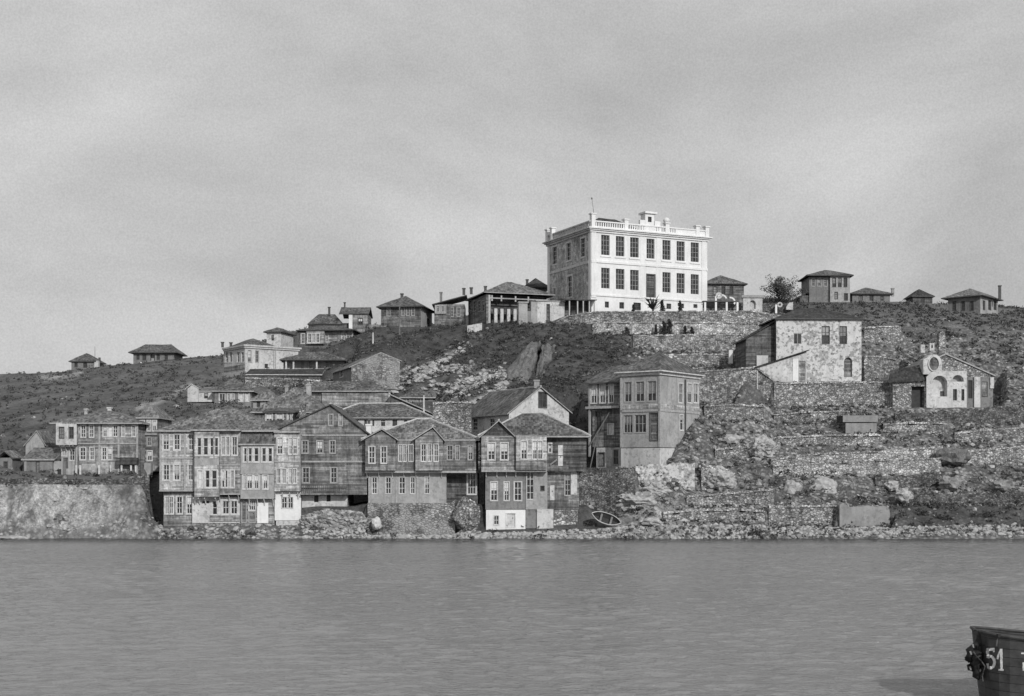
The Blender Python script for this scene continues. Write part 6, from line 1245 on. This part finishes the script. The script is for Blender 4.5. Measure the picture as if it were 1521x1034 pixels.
m.build('thwart', MATS['pole_wood'], o)
# ------------------------------------------------------------------ the moored boat with number 51
YB = 42.0; s = YB/F; org = V(((1463-CX)*s, YB+1.2, 0)); o = empty('moored_boat', org, 'dark wooden boat stern with white number 51 cut by the lower right corner', 'boat')
X = lambda p: (p-CX)*s
ZB = lambda q: CH+(HY-q)*s
m = MB(); st = []
# stations along the boat from its raised end: column at top edge, column at the waterline, top line, half beam at top and waterline
cy = YB+1.25
def pd(px, py, d): return V(((px-CX)/F*d, d, CH+(HY-py)/F*d))
L_ = []; Rr_ = []
for pt_, pw, tp, hb, hw in ((1453.5, 1464.5, 937, .16, .05), (1458, 1466, 938, .42, .14), (1468, 1472, 940.5, .78, .4), (1483, 1485, 943.5, 1.05, .7), (1500, 1500, 946, 1.22, .95), (1521, 1521, 949, 1.33, 1.1), (1600, 1600, 958, 1.5, 1.35), (1720, 1720, 966, 1.5, 1.36), (1840, 1840, 962, 1.1, .9), (1900, 1890, 950, .1, .05)):
    l_, r_ = [], []
    for k in range(9):
        t_ = k/8; b_ = (hb*(1-t_)**.8+hw*(1-(1-t_)**.8))*(1 if t_ < .85 else .75); p = pd(pt_*(1-t_)+pw*t_, tp*(1-t_)+1072*t_, cy-b_)
        if k == 8: p.z = -.5
        l_.append(p); r_.append(V((p.x, cy+b_, p.z)))
    L_.append(l_); Rr_.append(r_)
for i in range(len(L_)-1):
    for k in range(8): m.quad(L_[i][k+1], L_[i+1][k+1], L_[i+1][k], L_[i][k]); m.quad(Rr_[i][k], Rr_[i+1][k], Rr_[i+1][k+1], Rr_[i][k+1])
for k in range(8): m.quad(L_[0][k], Rr_[0][k], Rr_[0][k+1], L_[0][k+1])
hu = m.build('hull', MATS['hull_paint'], o); m = MB()
for i in range(len(L_)-1): m.quad(*[p_-V((0, 0, .1)) for p_ in (L_[i][0], L_[i+1][0], Rr_[i+1][0], Rr_[i][0])])
m.build('deck', MATS['hull_boot'], o)
m = MB(); m.tube([r[0]+V((0, -.02, .0)) for r in L_], .055, 6); m.tube([r[0]+V((0, .02, .0)) for r in Rr_], .055, 6); m.build('gunwale', MATS['hull_paint'], o)
m = MB(); m.tube([r[6]+V((0, -.02, 0)) for r in L_], .05, 6); m.build('rubbing_strake', MATS['hull_boot'], o)
def onhull(px, py, lift):
    """the point where the hull's near side meets a sight line"""
    d = cy-.9
    for _ in range(6):
        p = pd(px, py, d); nd = None
        for i in range(len(L_)-1):
            for k in range(8):
                a, b_, c, e = L_[i][k], L_[i+1][k], L_[i][k+1], L_[i+1][k+1]
                if min(a.x, c.x)-.01 <= p.x <= max(b_.x, e.x)+.01 and min(c.z, e.z)-.01 <= p.z <= max(a.z, b_.z)+.01:
                    n_ = (b_-a).cross(c-a)
                    if abs(n_.y) > 1e-6: nd = a.y-((p.x-a.x)*n_.x+(p.z-a.z)*n_.z)/n_.y
            if nd: break
        d = nd or d
    return pd(px, py, d-lift)
def stroke(m, pts, w_, lift=.012):
    """painted stroke following the hull, its edges a little ragged"""
    for (a, b_) in zip(pts[:-1], pts[1:]):
        n_ = 5
        for i in range(n_):
            p = (a[0]+(b_[0]-a[0])*i/n_, a[1]+(b_[1]-a[1])*i/n_); q = (a[0]+(b_[0]-a[0])*(i+1)/n_, a[1]+(b_[1]-a[1])*(i+1)/n_)
            d = V((b_[0]-a[0], b_[1]-a[1])); d.normalize(); ww = w_*random.uniform(.8, 1.08); e = (-d.y*ww/2, d.x*ww/2); p = (p[0]-d.x*.25, p[1]-d.y*.25); q = (q[0]+d.x*.25, q[1]+d.y*.25)
            c4 = [(p[0]+e[0], p[1]+e[1]), (p[0]-e[0], p[1]-e[1]), (q[0]-e[0], q[1]-e[1]), (q[0]+e[0], q[1]+e[1])]
            vs = [onhull(x, y, lift+random.uniform(0, .004)) for x, y in c4]; m.quad(*vs); m.quad(*[v+V((0, .03, 0)) for v in vs])
m = MB(); stroke(m, [(1477, 964.5), (1466.5, 965)], 4.2); stroke(m, [(1466.6, 964), (1467.4, 972), (1468, 977)], 4); stroke(m, [(1467.5, 976.5), (1472, 974.8), (1476, 978), (1477.4, 984), (1475.8, 990), (1471, 993), (1467.5, 991)], 4.2); stroke(m, [(1467, 986), (1468.4, 992)], 3); stroke(m, [(1475.5, 963.5), (1476.3, 968.5)], 2.6); m.build('numeral', MATS['number_paint'], o)
m = MB(); stroke(m, [(1487, 964), (1487.4, 978), (1487.6, 994)], 4); stroke(m, [(1487, 965), (1483.5, 971), (1481.5, 979)], 3); stroke(m, [(1483, 995), (1490.5, 995.2)], 2.8); m.build('numeral', MATS['number_paint'], o)
m = MB(); stroke(m, [(1517, 970.5), (1524, 970.5)], 2.6); stroke(m, [(1520.5, 984), (1520.3, 996)], 3.2); m.build('painted_mark', MATS['number_paint'], o)
m = MB(); pg = [(1453, 936), (1450, 948), (1445.5, 961), (1441, 963.5), (1437, 971), (1434, 981.5), (1440.5, 984.5), (1439.5, 994), (1446, 999.5), (1452, 1008.5), (1457, 1008), (1461, 1002), (1470, 985), (1470, 942)]
for d_ in (-.26, .06): m.add([pd(a_, b_, cy+d_) for a_, b_ in pg], [tuple(range(len(pg))) if d_ < 0 else tuple(range(len(pg)))[::-1]])
n_ = len(pg)
for i in range(n_): m.f.append((i, (i+1) % n_, n_+(i+1) % n_, n_+i))
m.build('stempost', MATS['hull_paint'], o)
# carved end piece, fenders and a hanging rope on the raised end
m = MB(); rnd = random.Random(4)
def P3(px, py, dy=0): return pd(px, py, cy-.3+dy)
m.tube([P3(1452, 955), P3(1446, 962), P3(1439, 968), P3(1437, 976), P3(1441, 983)], [.1, .12, .13, .1, .07], 7); m.tube([P3(1448, 966), P3(1441, 972), P3(1434.5, 981)], [.13, .11, .05], 7); m.tube([P3(1455, 968), P3(1448, 980), P3(1442, 990), P3(1441, 996)], [.16, .18, .14, .08], 8)
m.tube([P3(1458, 985), P3(1452, 995), P3(1450, 1004), P3(1455, 1008)], [.14, .16, .13, .07], 8); m.tube([P3(1452, 975), P3(1448, 988), P3(1451, 998)], [.17, .15, .1], 8); m.build('carved_end_piece', MATS['hull_boot'], o, True)
m = MB(); m.tube([P3(1446, 968, -.2), P3(1450, 974, -.22), P3(1458, 982, -.35), P3(1463, 990, -.4), P3(1459, 1004, -.2), P3(1460, 1012, -.2)], .02, 5); m.tube([P3(1483, 945, -.95), P3(1481, 952, -1.0), P3(1480, 960, -1.02)], .022, 5); m.build('rope', MATS['rope'], o)
m = MB()
for p_, q_ in ((1442, 970), (1441.5, 993), (1445.5, 959.5)): m.tube([P3(p_-1, q_-2.5, -.18), P3(p_+.6, q_+2.5, -.18)], [.032, .02], 6)
m.build('ornament', MATS['light_plaster'], o)
m = MB(); m.tube([P3(1483, 946.5, -1.0), P3(1483, 941.5, -1.0)], .07, 7); m.build('thole_pin', MATS['hull_boot'], o)
